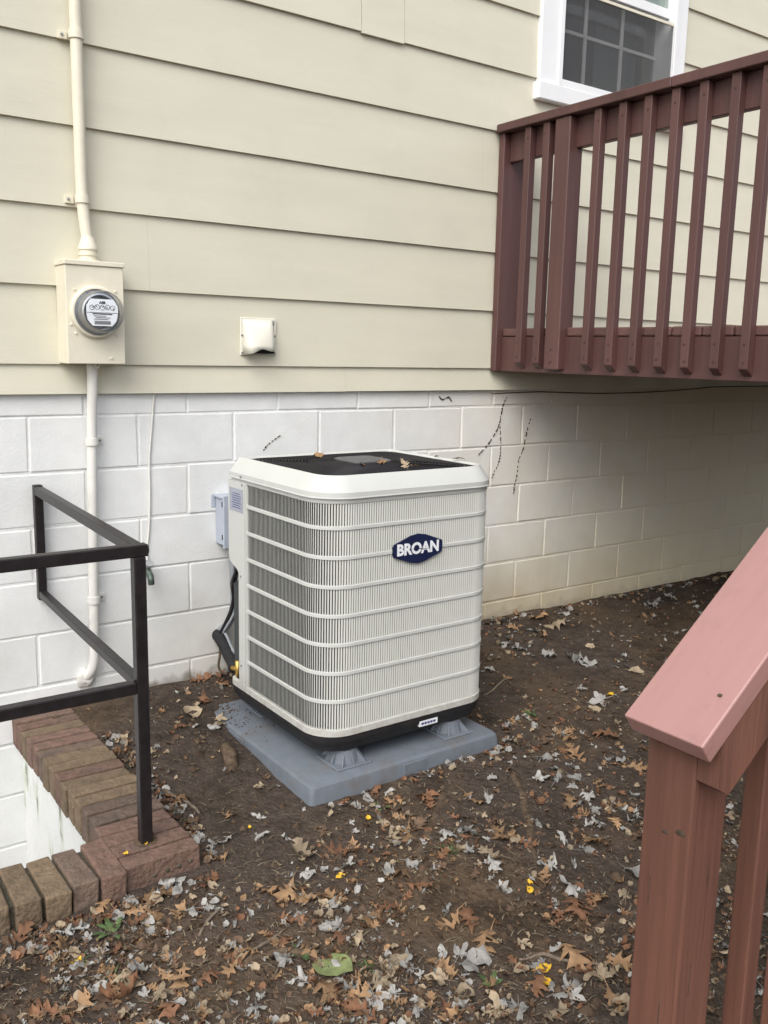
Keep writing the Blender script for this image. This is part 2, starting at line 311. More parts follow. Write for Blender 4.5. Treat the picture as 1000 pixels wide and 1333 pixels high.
def text_mesh(name, s, size, m, parent, centre, xdir, zdir, depth=0.0006, bold=0.0, sx=1.0, width=None):
    cu = bpy.data.curves.new(name, 'FONT'); cu.body = s; cu.size = size; cu.align_x = 'CENTER'; cu.align_y = 'CENTER'; cu.extrude = depth; cu.offset = bold; cu.resolution_u = 4
    t = bpy.data.objects.new(name, cu); COL.objects.link(t); bpy.context.view_layer.update()
    me = bpy.data.meshes.new_from_object(t.evaluated_get(bpy.context.evaluated_depsgraph_get()))
    bpy.data.objects.remove(t); bpy.data.curves.remove(cu)
    if width: sx = width/(max(v.co.x for v in me.vertices)-min(v.co.x for v in me.vertices))
    xd = Vector(xdir); zd = Vector(zdir); nd = xd.cross(zd); c = Vector(centre)-wloc(parent)
    for v in me.vertices: v.co = c+xd*(v.co.x*sx)+zd*v.co.y+nd*v.co.z
    me.materials.clear(); me.materials.append(m); me.name = name
    return link(name, me, parent)
# ================================================================== GROUND
def hz(x, y):
    yy = min(max(-y, 0.0), 3.4)
    b = -0.093-0.062*yy
    n1 = noise.noise(Vector((x*1.7, y*1.7, 3.1)))*0.016+noise.noise(Vector((x*6, y*6, 7.7)))*0.007
    n2 = noise.noise(Vector((x*19, y*19, 1.3)))*0.0045+noise.noise(Vector((x*47, y*47, 5.3)))*0.0025
    # soil banked up behind the pad and against the wall
    b += 0.02*math.exp(-((x-1.35)**2/0.06+(y+0.18)**2/0.05))
    return b+n1+n2
def onG(u, v, lift=0.0):
    z = -0.15
    for _ in range(8):
        p = onZ(u, v, z); z = hz(p.x, p.y)
    p.z = z+lift; return p
def frange(a, b, s):
    n = int(round((b-a)/s)); return [a+(b-a)*i/n for i in range(n+1)]
gx = [-120, -60, -30, -15, -8, -4, -2.2, -1.2]+frange(-0.8, 0.1, 0.1)+frange(0.2, 3.4, 0.02)+frange(3.44, 5.6, 0.04)+[6, 7, 9, 13, 25, 60, 120]
gy = [-120, -60, -30, -15, -8, -5]+frange(-4.2, -3.0, 0.15)+frange(-2.9, 0.06, 0.02)+[0.3, 1, 5, 15, 40, 120]
gv = [(x, y, hz(x, y)) for y in gy for x in gx]; gf = []
for j in range(len(gy)-1):
    for i in range(len(gx)-1):
        cx, cy = (gx[i]+gx[i+1])/2, (gy[j]+gy[j+1])/2
        if -1.2 < cx < 0.88 and -1.12 < cy < 0.2: continue          # the area well
        k = j*len(gx)+i; gf.append((k, k+1, k+1+len(gx), k+len(gx)))
g = mesh('ground', gv, gf, MT['soil'], None, True); g['kind'] = 'structure'
# ================================================================== HOUSE
XA, XB = -1.4, 9.4
house = thing('house', (3.4, 0.1, 0), 'cream lap-sided house wall standing on a white painted block foundation', 'house')
fw = box('foundation_wall', (XA, 0.0036, -1.3), (XB, 0.20, 1.16), MT['mortar'], house)
BW, BH, X0 = 0.4064, 0.2032, 0.8596
for row in range(-6, 7):                        # row -1 is the course whose top joint is the one near the soil
    z0, z1 = row*BH, (row+1)*BH
    if row == 6: continue
    top = min(z1, 1.13)
    for k in range(-6, 22):
        xx = X0+(k+(0.5 if row % 2 else 0))*BW
        if xx < XA or xx+BW > XB: continue
        if row < -1 and xx > 1.0: continue
        j = random.uniform(-0.0012, 0.0012); jn = random.uniform(0.0022, 0.0058)
        box('concrete_block', (xx+jn, -0.0005+j, z0+jn), (xx+BW-jn, 0.06, top-(jn if top == z1 else 0)), MT['block'], fw, 0.0042, 2, jit=0.0016)
ZS = [1.097, 1.2036, 1.4781, 1.7506, 2.0255, 2.3022, 2.5767, 2.8512, 3.1257, 3.4002, 3.6747, 3.9492]
wall_parts = [((XA, -0.003, 1.162), (3.345, 0.20, 4.25)), ((4.285, -0.003, 1.162), (XB, 0.20, 4.25)), ((3.345, -0.003, 1.162), (4.285, 0.20, 2.56)), ((3.345, -0.003, 3.72), (4.285, 0.20, 4.25))]
sb = mesh('sheathing', [v for a, b in wall_parts for v in boxv(a, b)], [tuple(i+8*k for i in f) for k in range(4) for f in BF], MT['siding'], house)
def board(x0, x1, z0, z1, drop=0.0, proud=0.0):
    yb, yt = -0.0245-proud, -0.0105-proud
    v = [(x0, yb, z0-drop), (x0, yt, z1), (x0, -0.0115-proud*0.5, z0-drop), (x0, -0.0035, z1)]
    v = [v[0], v[1], v[2], v[3]]; w2 = [(x1, p[1], p[2]) for p in v]
    jig = [random.uniform(-0.0008, 0.0008) for _ in range(2)]
    vv = [Vector(p) for p in v+w2]
    for q in vv: q.z += jig[0] if q.x == x0 else jig[1]
    return mesh('siding_board', vv, [(0, 1, 3, 2), (4, 6, 7, 5), (0, 4, 5, 1), (2, 3, 7, 6), (0, 2, 6, 4), (1, 5, 7, 3)], MT['siding'], sb)
joints = {0: [2.2, 5.9], 1: [0.1, 3.7, 7.3], 2: [1.318, 4.9], 3: [-0.4, 3.2, 6.8], 4: [0.2, 2.95, 6.6], 5: [5.2], 6: [2.256, 2.476], 7: [0.4, 2.476, 6.0], 8: [1.9, 5.5], 9: [0.8, 6.2], 10: [2.6, 6.0]}
for i in range(len(ZS)-1):
    z0, z1 = ZS[i], ZS[i+1]+0.018
    xs = [XA]+joints.get(i, [])+[XB]
    for a, b in zip(xs, xs[1:]):
        segs = [(a, b)]
        if 2.5 < z0 < 3.6:
            segs = [(p, q) for p, q in ((a, min(b, 3.33)), (max(a, 4.30), b)) if q-p > 0.05]
        for p, q in segs:
            patch = i == 6 and abs(p-2.256) < 0.01; gp = 0.0014 if i == 6 else 0.0002
            board(p+gp, q-gp, z0, 2.5775 if i == 5 else z1, 0.006 if patch else 0.0, 0.003 if patch else 0.0)
# window --------------------------------------------------------------
win = box('window', (3.27, -0.040, 3.66), (4.345, 0.0, 3.75), MT['vinyl'], house, 0.003)       # head casing carries the rest
VN = MT['vinyl']
box('casing', (3.27, -0.041, 2.56), (3.385, 0.0, 3.66), VN, win, 0.003); box('casing', (4.262, -0.041, 2.56), (4.345, 0.0, 3.66), VN, win, 0.003)
box('sill', (3.255, -0.056, 2.478), (4.36, 0.0, 2.56), VN, win, 0.005)
box('jamb', (3.385, -0.052, 2.56), (3.412, 0.10, 3.66), VN, win, 0.002); box('jamb', (4.236, -0.052, 2.56), (4.262, 0.10, 3.66), VN, win, 0.002)
box('sill_track', (3.412, -0.050, 2.56), (4.236, 0.10, 2.592), VN, win, 0.002)
box('screen', (3.413, -0.036, 2.592), (4.235, -0.0355, 3.000), MT['screen'], win)
box('screen_frame', (3.413, -0.040, 3.000), (4.235, -0.030, 3.014), MT['cream_metal'], win, 0.001)
box('meeting_rail', (3.413, -0.006, 3.045), (4.235, 0.028, 3.092), VN, win, 0.002)
box('upper_pane', (3.413, 0.008, 3.092), (4.235, 0.012, 3.66), MT['glass'], win)
box('lower_rail', (3.413, 0.068, 2.592), (4.235, 0.095, 2.632), VN, win, 0.002)
box('lower_pane', (3.413, 0.081, 2.632), (4.235, 0.085, 3.085), MT['glass'], win)
for i in range(2):
    x = 3.412+(i+1)*0.2745; box('muntin', (x-0.009, 0.070, 2.632), (x+0.009, 0.079, 3.085), VN, win)
box('muntin', (3.413, 0.0715, 2.858), (4.235, 0.0775, 2.874), VN, win)
ro = [((3.2, 0.25, 2.3), (3.21, 1.7, 3.9)), ((5.6, 0.25, 2.3), (5.61, 1.7, 3.9)), ((3.2, 1.7, 2.3), (5.61, 1.71, 3.9)), ((3.2, 0.21, 2.29), (5.61, 1.71, 2.3)), ((3.2, 0.21, 3.9), (5.61, 1.71, 3.91))]
mesh('room', [v for a, b in ro for v in boxv(a, b)], [tuple(i+8*k for i in f) for k in range(5) for f in BF], MT['room'], win)
cv, cf = [], []
for i in range(31):
    x = 3.95+i*0.011; y = 0.25+0.02*math.sin(i*1.3)+0.006*math.sin(i*3.1); cv += [(x, y, 2.35), (x, y, 3.75)]
    if i: cf.append((2*i-2, 2*i, 2*i+1, 2*i-1))
mesh('curtain', cv, cf, MT['curtain'], win, True)
box('reflection_sheet', (3.42, 0.030, 3.10), (4.23, 0.034, 3.66), MT['shade'], win)  # pale sheet added to stand in for the upper pane's sky reflection
# ================================================================== ELECTRIC METER
em = thing('electric_meter', (1.075, -0.025, 1.207), 'cream metal meter box with a round glass electric meter on the siding', 'electric meter')
CM = MT['cream_metal']
box('meter_box', (0.974, -0.130, 1.207), (1.179, -0.019, 1.545), CM, em, 0.002)
box('lid', (0.970, -0.136, 1.5455), (1.183, -0.018, 1.562), CM, em, 0.002)
mc = Vector((1.0765, -0.131, 1.387))
lp = [[(mc.x+r*math.cos(2*math.pi*k/40), y, mc.z+r*math.sin(2*math.pi*k/40)) for k in range(40)] for r, y in ((0.091, -0.129), (0.091, -0.140), (0.086, -0.146), (0.080, -0.146), (0.079, -0.132))]
loft('ring', lp, CM, em)
disc('meter_base', (mc.x, -0.1305, mc.z), (0, -1, 0), 0.078, 0.008, MT['steel'], em, 32)
lp = [[(mc.x+r*math.cos(2*math.pi*k/40), y, mc.z+r*math.sin(2*math.pi*k/40)) for k in range(40)] for r, y in ((0.0785, -0.139), (0.0785, -0.150), (0.073, -0.153), (0.0715, -0.218), (0.068, -0.228), (0.055, -0.2335), (0.03, -0.235))]
loft('glass_cover', lp, MT['dome'], em, False, True)
lp = [[(mc.x+r*math.cos(2*math.pi*k/36), y, mc.z+r*math.sin(2*math.pi*k/36)) for k in range(36)] for r, y in ((0.066, -0.139), (0.064, -0.178), (0.058, -0.180), (0.058, -0.145))]
loft('inner_housing', lp, MT['chrome'], em)
fp = prism('dial_plate', [(mc.x+x, -0.200, mc.z+z) for x, z in ((-0.055, -0.002), (-0.054, 0.020), (-0.040, 0.043), (0.040, 0.043), (0.054, 0.020), (0.055, -0.002))], (0, 0.003, 0), MT['meterface'], em)
prism('name_plate', [(mc.x+x, -0.198, mc.z+z) for x, z in ((-0.055, -0.004), (0.055, -0.004), (0.050, -0.030), (0.034, -0.048), (-0.034, -0.048), (-0.050, -0.030))], (0, 0.003, 0), MT['meterface'], em)
for i in range(5):
    cx, cz = mc.x-0.036+i*0.018, mc.z+0.014+(0.002 if i in (1, 3) else 0)
    lp = [[(cx+r*math.cos(2*math.pi*k/20), y, cz+r*math.sin(2*math.pi*k/20)) for k in range(20)] for r, y in ((0.0085, -0.2002), (0.0085, -0.2012), (0.0074, -0.2012), (0.0074, -0.2002))]
    loft('dial', lp, MT['ink'], fp)
    a = (0.6, 2.4, 1.1, 4.0, 5.2)[i]; tube('pointer', [(cx, -0.2015, cz), (cx+0.007*math.cos(a), -0.2015, cz+0.007*math.sin(a))], 0.001, MT['ink'], fp, 6)
text_mesh('lettering', 'ABB', 0.012, MT['ink'], em, (mc.x, -0.2008, mc.z+0.031), (1, 0, 0), (0, 0, 1), bold=0.0004)
box('disc_edge', (mc.x-0.034, -0.1995, mc.z-0.0085), (mc.x+0.034, -0.1983, mc.z-0.0055), MT['ink'], em)
for z, x0, x1 in ((-0.015, -0.03, 0.012), (-0.0205, -0.024, 0.028), (-0.026, -0.03, 0.02)):
    box('print_line', (mc.x+x0, -0.1992, mc.z+z), (mc.x+x1, -0.1983, mc.z+z+0.0016), MT['ink'], em)
box('dark_panel', (mc.x-0.028, -0.1993, mc.z-0.042), (mc.x+0.028, -0.1983, mc.z-0.031), MT['steel'], em)
for x, z in ((-0.072, 0.075), (0.072, 0.075), (-0.088, -0.045), (-0.072, -0.075), (0.072, -0.078), (0.05, -0.16)):
    disc('screw', (mc.x+x, -0.1295, mc.z+z), (0, -1, 0), 0.006, 0.004, CM, em, 10, 0.004)
sq = onY(120, 476, -0.10); tube('seal_wire', smoothpath([(1.085, -0.085, 1.206), (1.078, -0.09, 1.198), (1.090, -0.09, 1.193), (1.10, -0.085, 1.206)]), 0.003, MT['vent'], em, 6)
# conduits
c1 = thing('service_conduit', (1.064, -0.06, 1.70), 'cream conduit rising up the siding from the meter box', 'conduit')
tube('pipe', smoothpath([(1.0755, -0.068, 1.615), (1.073, -0.066, 1.66), (1.066, -0.06, 1.75), (1.064, -0.058, 1.85), (1.0635, -0.058, 2.3), (1.0625, -0.058, 4.2)]), 0.0205, CM, c1, 16)
lp = [[(1.0755+r*math.cos(2*math.pi*k/24), -0.070+r*math.sin(2*math.pi*k/24), z) for k in range(24)] for r, z in ((0.040, 1.562), (0.040, 1.570), (0.030, 1.571), (0.030, 1.583), (0.034, 1.584), (0.034, 1.592), (0.030, 1.593), (0.030, 1.603), (0.034, 1.604), (0.034, 1.612), (0.030, 1.618), (0.022, 1.648))]
loft('hub_fitting', lp, CM, c1, True, True)
def clamp(par, x, y, z, r, m, yw, side):
    lp = [[(x+(r+d)*math.cos(2*math.pi*k/20), y+(r+d)*math.sin(2*math.pi*k/20), zz) for k in range(20)] for d, zz in ((0, z-0.013), (0.005, z-0.013), (0.005, z+0.013), (0, z+0.013))]
    c = loft('clamp', lp, m, par); xa = x+side*(r+0.002); box('strap_tab', (min(xa, xa+side*0.030), yw-0.012, z-0.013), (max(xa, xa+side*0.030), yw, z+0.013), m, c, 0.001)
    disc('strap_screw', (xa+side*0.018, yw-0.012, z), (0, -1, 0), 0.005, 0.003, MT['steel'], c, 8)
clamp(c1, 1.0635, -0.058, 2.312, 0.0205, CM, -0.022, -1); clamp(c1, 1.0655, -0.0595, 1.775, 0.0205, CM, -0.022, -1)
c2 = thing('ground_conduit', (1.06, -0.04, 0.1), 'white painted conduit running from the meter box down the block wall', 'conduit')
WP = MT['white_pipe']
tube('pipe', smoothpath([(1.079, -0.058, 1.207), (1.079, -0.056, 1.12), (1.0765, -0.042, 0.98), (1.070, -0.036, 0.65), (1.063, -0.035, 0.325), (1.060, -0.035, 0.13), (1.052, -0.033, 0.055), (1.036, -0.018, 0.018), (1.022, 0.01, 0.002)]), 0.0185, WP, c2, 16)
clamp(c2, 1.0755, -0.0405, 0.922, 0.0185, WP, -0.001, 1); clamp(c2, 1.063, -0.035, 0.319, 0.0185, WP, -0.001, 1)
def lump(name, c, s, m, parent=None, sub=2, amp=0.25, seed=0, origin=None):
    bm = bmesh.new(); bmesh.ops.create_icosphere(bm, subdivisions=sub, radius=1); off = wloc(parent) if parent else Vector(origin or (0, 0, 0))
    for v in bm.verts:
        k = 1+amp*noise.noise(v.co*1.8+Vector((seed, seed*2.1, 0)))
        v.co = Vector((v.co.x*s[0]*k, v.co.y*s[1]*k, v.co.z*s[2]*k))+Vector(c)-off
    me = bpy.data.meshes.new(name); bm.to_mesh(me); bm.free(); me.materials.append(m)
    for p in me.polygons: p.use_smooth = True
    return link(name, me, parent, origin)
lump('mortar_seal', (1.030, -0.008, 0.008), (0.034, 0.022, 0.036), MT['white_pipe'], c2, 3, 0.5, 3)
# vent hood
vh = thing('dryer_vent_hood', (1.77, -0.025, 1.25), 'small white hooded dryer vent on the siding right of the meter', 'vent')
VT = MT['vent']
box('flange', (1.690, -0.030, 1.246), (1.852, -0.022, 1.396), VT, vh, 0.002)
n = 9; hv = []; hf = []
xs = [1.700+0.142*i/(n-1) for i in range(n)]; zs = [1.388, 1.36, 1.32, 1.285, 1.262]; ys = [-0.034, -0.052, -0.066, -0.074, -0.078]
for j, (z, y) in enumerate(zip(zs, ys)):
    for i, x in enumerate(xs):
        t = i/(n-1); edge = min(t, 1-t)
        yy = y if edge > 0.14 else -0.03+(y+0.03)*(edge/0.14)**0.6
        zz = z-(0.0 if j < 4 else 0.014*max(0, 1-t*2.3)-0.010*math.exp(-((t-0.45)/0.2)**2))
        hv.append((x, yy+0.004*math.sin(t*5+j), zz))
for j in range(4):
    for i in range(n-1): hf.append((j*n+i, j*n+i+1, (j+1)*n+i+1, (j+1)*n+i))
hd = mesh('hood', hv, hf, VT, vh, True)
sm = hd.modifiers.new('s', 'SOLIDIFY'); sm.thickness = 0.003
box('flap', (1.712, -0.056, 1.254), (1.832, -0.031, 1.300), MT['dark'], vh, 0.002)
for x, z in ((1.6965, 1.325), (1.846, 1.325), (1.6965, 1.256), (1.846, 1.256)): disc('screw', (x, -0.030, z), (0, -1, 0), 0.004, 0.003, MT['steel'], vh, 8)
# cable, tap, cables on wall
wc = tag(tube('wall_cable', smoothpath([(1.332, -0.006, 1.095), (1.328, -0.006, 1.05), (1.316, -0.0055, 0.93), (1.307, -0.0055, 0.835), (1.3055, -0.0055, 0.70), (1.300, -0.0055, 0.58), (1.289, -0.006, 0.48), (1.287, -0.012, 0.44)]), 0.0042, MT['white_pipe'], None, 8, (1.3, -0.006, 0.45)), 'thin white painted cable hanging down the block wall', 'cable')
tp = thing('outdoor_tap', (1.29, -0.02, 0.41), 'small metal garden tap on the block wall behind the black rail', 'tap')
disc('flange', (1.274, -0.0005, 0.415), (0, -1, 0), 0.026, 0.006, MT['chrome'], tp, 16)
tube('body', [(1.274, -0.004, 0.415), (1.272, -0.05, 0.412), (1.270, -0.085, 0.395), (1.268, -0.10, 0.365)], [0.012, 0.014, 0.013, 0.012], MT['brassgreen'], tp, 12)
disc('handle', (1.273, -0.062, 0.437), (0, -0.5, 1), 0.020, 0.007, MT['chrome'], tp, 12); tube('stem', [(1.272, -0.05, 0.412), (1.273, -0.062, 0.438)], 0.006, MT['chrome'], tp, 8)
tag(tube('wall_cable', smoothpath([onY(u, v, -0.0285) for u, v in ((640, 512.5), (700, 510), (740, 511), (790, 512), (860, 509.5), (905, 506), (935, 503.5), (1000, 502.5), (1080, 500))]), 0.003, MT['vine'], None, 8, (3.6, -0.028, 1.1)), 'thin black cable sagging along the siding bottom under the deck', 'cable')
# dead vine holdfasts left on the paint
vines = [([(660, 517), (655, 528), (652, 542), (650, 552), (644, 565), (634, 580), (622, 593)], 'dead vine trace of dark dashes slanting towards the air conditioner top'),
         ([(651, 555), (652, 575), (651, 594), (648, 606), (643, 615), (640, 624)], 'short dark dead vine trace hooking down to the air conditioner corner'),
         ([(691, 545), (686, 562), (681, 585), (675, 600), (673, 618), (670, 632), (668, 647)], 'dead vine trace of dark dashes farthest from the air conditioner'),
         ([(365, 567), (355, 574), (347, 581), (342, 587)], 'short dead vine trace on the wall behind the air conditioner fan'),
         ([(572, 516), (576, 520), (584, 517), (588, 522)], 'tiny dead vine tuft under the siding edge')]
for pts, lab in vines:
    wp = smoothpath([onY(u, v, -0.003) for u, v in pts], 14); v, f = [], []
    i = 0
    while i < len(wp)-3:
        ln = random.choice((2, 3, 3, 4)); seg = wp[i:i+ln+1]
        if len(seg) > 1:
            a, b2 = tube_vf([q+Vector((random.gauss(0, 0.0012), 0, 0)) for q in seg], random.uniform(0.0018, 0.0040), 5); f += [tuple(len(v)+q for q in ff) for ff in b2]; v += a
        i += ln+random.choice((1, 2, 2, 3))
    tag(mesh('dead_vine', v, f, MT['vine'], None, False, wp[-1]), lab, 'vine')
# ================================================================== AREA WELL
bwall = thing('area_well_wall', (0.86, -0.6, -0.2), 'low retaining wall with a rowlock brick cap around the area well', 'brick wall')
WX0, WX1 = 0.755, 0.968
box('retaining_wall', (0.785, -1.19, -1.3), (0.955, -0.0005, -0.196), MT['wellpaint'], bwall); box('retaining_wall', (-1.3, -1.19, -1.3), (0.7845, -1.03, -0.196), MT['wellpaint'], bwall)
ml = box('mortar_bed', (0.772, -1.185, -0.200), (0.955, -0.002, -0.113), MT['br_mortar'], bwall); box('mortar_bed', (-1.3, -1.192, -0.2), (0.7715, -1.03, -0.113), MT['br_mortar'], bwall)
def brick(a, b, m, jit=0.0022):
    return box('brick', a, b, m, bwall, 0.0045, 2, jit=jit)
nb = 18; pitch = 1.205/nb
for i in range(nb):
    y0 = -1.205+i*pitch; rr = random.random()
    m = MT['br_red'] if i < 4 or (i > 13 and rr < 0.7) or rr < 0.16 else (MT['br_mix'] if i in (4, 5, 12) else MT['br_och'])
    dx = random.uniform(-0.004, 0.004); dz = random.uniform(-0.002, 0.002)
    b = brick((WX0+dx, y0+0.004, -0.200), (WX1+dx, y0+pitch-0.005, -0.100+dz), m)
    if i == 0:
        for x, z in ((0.835, -0.148), (0.872, -0.145), (0.905, -0.143), (0.938, -0.140)): lump('core_hole', (x, -1.1995, z), (0.008, 0.0035, 0.008), MT['br_mortar'], b, 1, 0.2, x*9)
for i in range(28):
    x1 = 0.750-i*0.0725; rr = random.random()
    m = (MT['br_red'], MT['br_mix'], MT['br_och'], MT['br_och'], MT['br_och'])[i] if i < 5 else (MT['br_och'] if rr < 0.6 else MT['br_mix'])
    dy = random.uniform(-0.006, 0.004)
    brick((x1-0.062, -1.212+dy, -0.215), (x1, -1.016+dy, -0.101+random.uniform(-0.003, 0.002)), m, 0.004)
fl = box('well_floor', (-1.3, -1.05, -1.34), (0.80, 0.0, -1.25), MT['concrete']); fl['kind'] = 'structure'
# ================================================================== BLACK RAILING
br = thing('metal_railing', (0.85, -1.1, -0.1), 'black square-tube guard railing standing on the brick area well wall', 'railing')
RL = MT['rail']; hw = 0.0165
def bar(name, a, b, par, wd=hw, m=RL, bev=0.003):
    """square bar from a to b"""
    a, b = Vector(a), Vector(b); t = (b-a).normalized(); up = Vector((0, 0, 1)) if abs(t.z) < 0.9 else Vector((0, 1, 0))
    s = t.cross(up).normalized(); u = s.cross(t)
    if abs(t.z) > 0.9: s, u = Vector((1, 0, 0)), Vector((0, 1, 0))
    vs8 = [p+s*wd*i+u*wd*j for p in (a, b) for i in (-1, 1) for j in (-1, 1)]
    return box(name, None, None, m, par, bev, 1, verts=[vs8[0], vs8[1], vs8[2], vs8[3], vs8[4], vs8[5], vs8[6], vs8[7]])
bar('post', (0.848, -1.099, -0.103), (0.848, -1.099, 0.722), br)
disc('rust_ring', (0.848, -1.099, -0.101), (0, 0, 1), 0.032, 0.004, MT['root'], br, 14)
bar('post', (0.8775, -0.026, 0.345), (0.8775, -0.026, 0.772), br, 0.0155)
bar('top_rail', (-1.2, -1.099, 0.7385), (0.872, -1.099, 0.7385), br)
bar('bottom_rail', (-1.2, -1.099, 0.360), (0.8312, -1.099, 0.360), br)
bar('side_top_rail', (0.852, -1.082, 0.7375), (0.877, -0.043, 0.7525), br, 0.0155)
bar('side_bottom_rail', (0.850, -1.082, 0.360), (0.877, -0.043, 0.367), br, 0.0145)
bar('post', (-0.55, -1.099, -0.103), (-0.55, -1.099, 0.722), br)
disc('end_cap', (0.872, -1.099, 0.7385), (1, 0, 0), 0.014, 0.002, RL, br, 12)
# ================================================================== PAD + RISERS + AIR CONDITIONER
PX0, PX1, PY0, PY1, PZ = 1.397, 2.205, -1.086, -0.275, -0.100
pd = thing('equipment_pad', ((PX0+PX1)/2, (PY0+PY1)/2, -0.158), 'grey plastic equipment pad on the soil beneath the air conditioner', 'pad')
lps = [[(x, y, z) for x, y in rrect(PX0+i, PX1-i, PY0+i, PY1-i, 0.018, 4)] for i, z in ((-0.004, -0.175), (0.0, -0.125), (0.004, -0.108), (0.013, PZ))]
loft('slab', lps, MT['pad'], pd, True, True)
box('edge_tab', (1.765, PY0-0.0035, -0.150), (1.865, PY0+0.004, -0.112), MT['pad'], pd, 0.002)
box('edge_tab', (PX0-0.004, -0.62, -0.146), (PX0+0.004, -0.50, -0.112), MT['pad'], pd, 0.002)
def riser(cx, cy, lab):
    t = thing('riser_foot', (cx, cy, PZ), lab, 'riser', 'plastic risers under the air conditioner')
    box('flange', (cx-0.068, cy-0.07, PZ), (cx+0.068, cy+0.07, PZ+0.007), MT['riser'], t, 0.002)
    lp = [[(cx+r*math.cos(2*math.pi*k/24), cy+r*math.sin(2*math.pi*k/24), z) for k in range(24)] for r, z in ((0.052, PZ+0.0065), (0.047, PZ+0.03), (0.044, PZ+0.0515))]
    loft('cone', lp, MT['riser'], t, True, True)
    for k in range(10):
        a = 2*math.pi*(k+0.5)/10; d = Vector((math.cos(a), math.sin(a), 0)); s = Vector((-d.y, d.x, 0))*0.002; c = Vector((cx, cy, 0)); rmax = 0.062/max(abs(d.x), abs(d.y)*0.97)
        p = [c+d*0.045+Vector((0, 0, PZ+0.007)), c+d*min(rmax, 0.078)+Vector((0, 0, PZ+0.007)), c+d*min(rmax, 0.078)+Vector((0, 0, PZ+0.012)), c+d*0.043+Vector((0, 0, PZ+0.046))]
        prism('gusset', [q-s for q in p], s*2, MT['riser'], t)
for cx, cy, lab in ((1.599, -0.966, 'grey ribbed riser foot under the rounded air conditioner corner facing the railing'), (2.055, -0.966, 'grey ribbed riser foot under the air conditioner beside its white base label'),
                    (1.599, -0.43, 'grey ribbed riser foot under the rear of the air conditioner'), (2.055, -0.43, 'grey ribbed riser foot under the rear of the air conditioner')):
    riser(cx, cy, lab)
AX0, AX1, AY0, AY1, AR = 1.465, 2.208, -1.032, -0.368, 0.118
ac = thing('air_conditioner', ((AX0+AX1)/2, (AY0+AY1)/2, -0.04), 'off-white louvered central air conditioner with a navy badge on a grey pad', 'air conditioner')
AC = MT['ac']
def ring(i, z, n=10): return [(x, y, z) for x, y in rrect(AX0+i, AX1-i, AY0+i, AY1-i, max(AR-i, 0.01), n, max(0.040-i, 0.008))]
loft('base_pan', [ring(0.09, -0.048), ring(0.034, -0.047), ring(0.020, -0.040), ring(0.010, -0.018), ring(0.004, -0.012), ring(0.001, 0.0), ring(0.0, 0.018), ring(0.03, 0.019)], MT['blackpan'], ac, True, True)
loft('bottom_frame', [ring(0.004, 0.0185), ring(-0.002, 0.0185), ring(-0.002, 0.040), ring(0.004, 0.042), ring(0.012, 0.042)], AC, ac)
loft('top_frame', [ring(0.012, 0.796), ring(0.001, 0.796), ring(-0.001, 0.800), ring(-0.001, 0.812)], AC, ac)
loft('coil', [ring(0.034, 0.02), ring(0.034, 0.80)], MT['coil'], ac)
# path around the cabinet for louvers: from the corner post on the left face, round the front, to the back
P2 = [(x, y) for x, y in rrect(AX0, AX1, AY0, AY1, AR, 24, 0.040)]
k0 = min(range(len(P2)), key=lambda i: (P2[i][0]-AX0)**2+(P2[i][1]-(AY1-0.040))**2)
P2 = P2[k0:]+P2[:k0]
dist = [0.0]; Q2 = P2+[P2[0]]
for a, b in zip(Q2, Q2[1:]): dist.append(dist[-1]+math.hypot(b[0]-a[0], b[1]-a[1]))
def along(s):
    for i in range(len(dist)-1):
        if dist[i] <= s <= dist[i+1]:
            t = (s-dist[i])/max(1e-9, dist[i+1]-dist[i]); a, b = Vector(Q2[i]), Vector(Q2[i+1]); return a.lerp(b, t), (b-a).normalized()
S0 = (AY1-0.040)-(-0.518); S1 = dist[-1]-0.16; NL = int((S1-S0)/0.0093); lv, lf = [], []
for i in range(NL):
    p, t = along(S0+0.004+i*0.0093); nin = Vector((-t.y, t.x))
    s = (-t*math.cos(R_(29))+nin*math.sin(R_(29))); q = Vector((-s.y, s.x))
    c = p+nin*0.0035
    for z in (0.034, 0.804):
        for a, b in ((-1, -1), (1, -1), (1, 1), (-1, 1)):
            e = c+s*(0.00305*a)+q*(0.0005*b); lv.append((e.x, e.y, z))
    o = 8*i; lf += [(o, o+1, o+5, o+4), (o+1, o+2, o+6, o+5), (o+2, o+3, o+7, o+6), (o+3, o, o+4, o+7)]
lo = mesh('louver_bars', lv, lf, MT['louver'], ac); lo['kind'] = 'stuff'
def strip(name, s0, s1, z0, z1, out, m, par, inn=0.0):
    N = max(2, int((s1-s0)/0.012)); v = []; f = []
    for i in range(N+1):
        p, t = along(min(s0+(s1-s0)*i/N, dist[-1]-1e-6)); nn = Vector((t.y, -t.x))
        a = p+nn*out; b = p-nn*inn
        v += [(b.x, b.y, z0), (a.x, a.y, z0+0.0018), (a.x, a.y, z1-0.0018), (b.x, b.y, z1)]
        if i: o = 4*(i-1); f += [(o+k, o+(k+1) % 4, o+4+(k+1) % 4, o+4+k) for k in range(4)]
    f += [(0, 1, 2, 3), (4*N+3, 4*N+2, 4*N+1, 4*N)]
    return sharp(mesh(name, v, f, m, par, True), 30)
for k in range(7): strip('grille_band', S0-0.002, S1, 0.717-0.0965*k-0.0068, 0.717-0.0965*k+0.0068, 0.0009, AC, ac, 0.006)
strip('grille_edge', S0-0.006, S0, 0.020, 0.80, 0.003, AC, ac, 0.010)
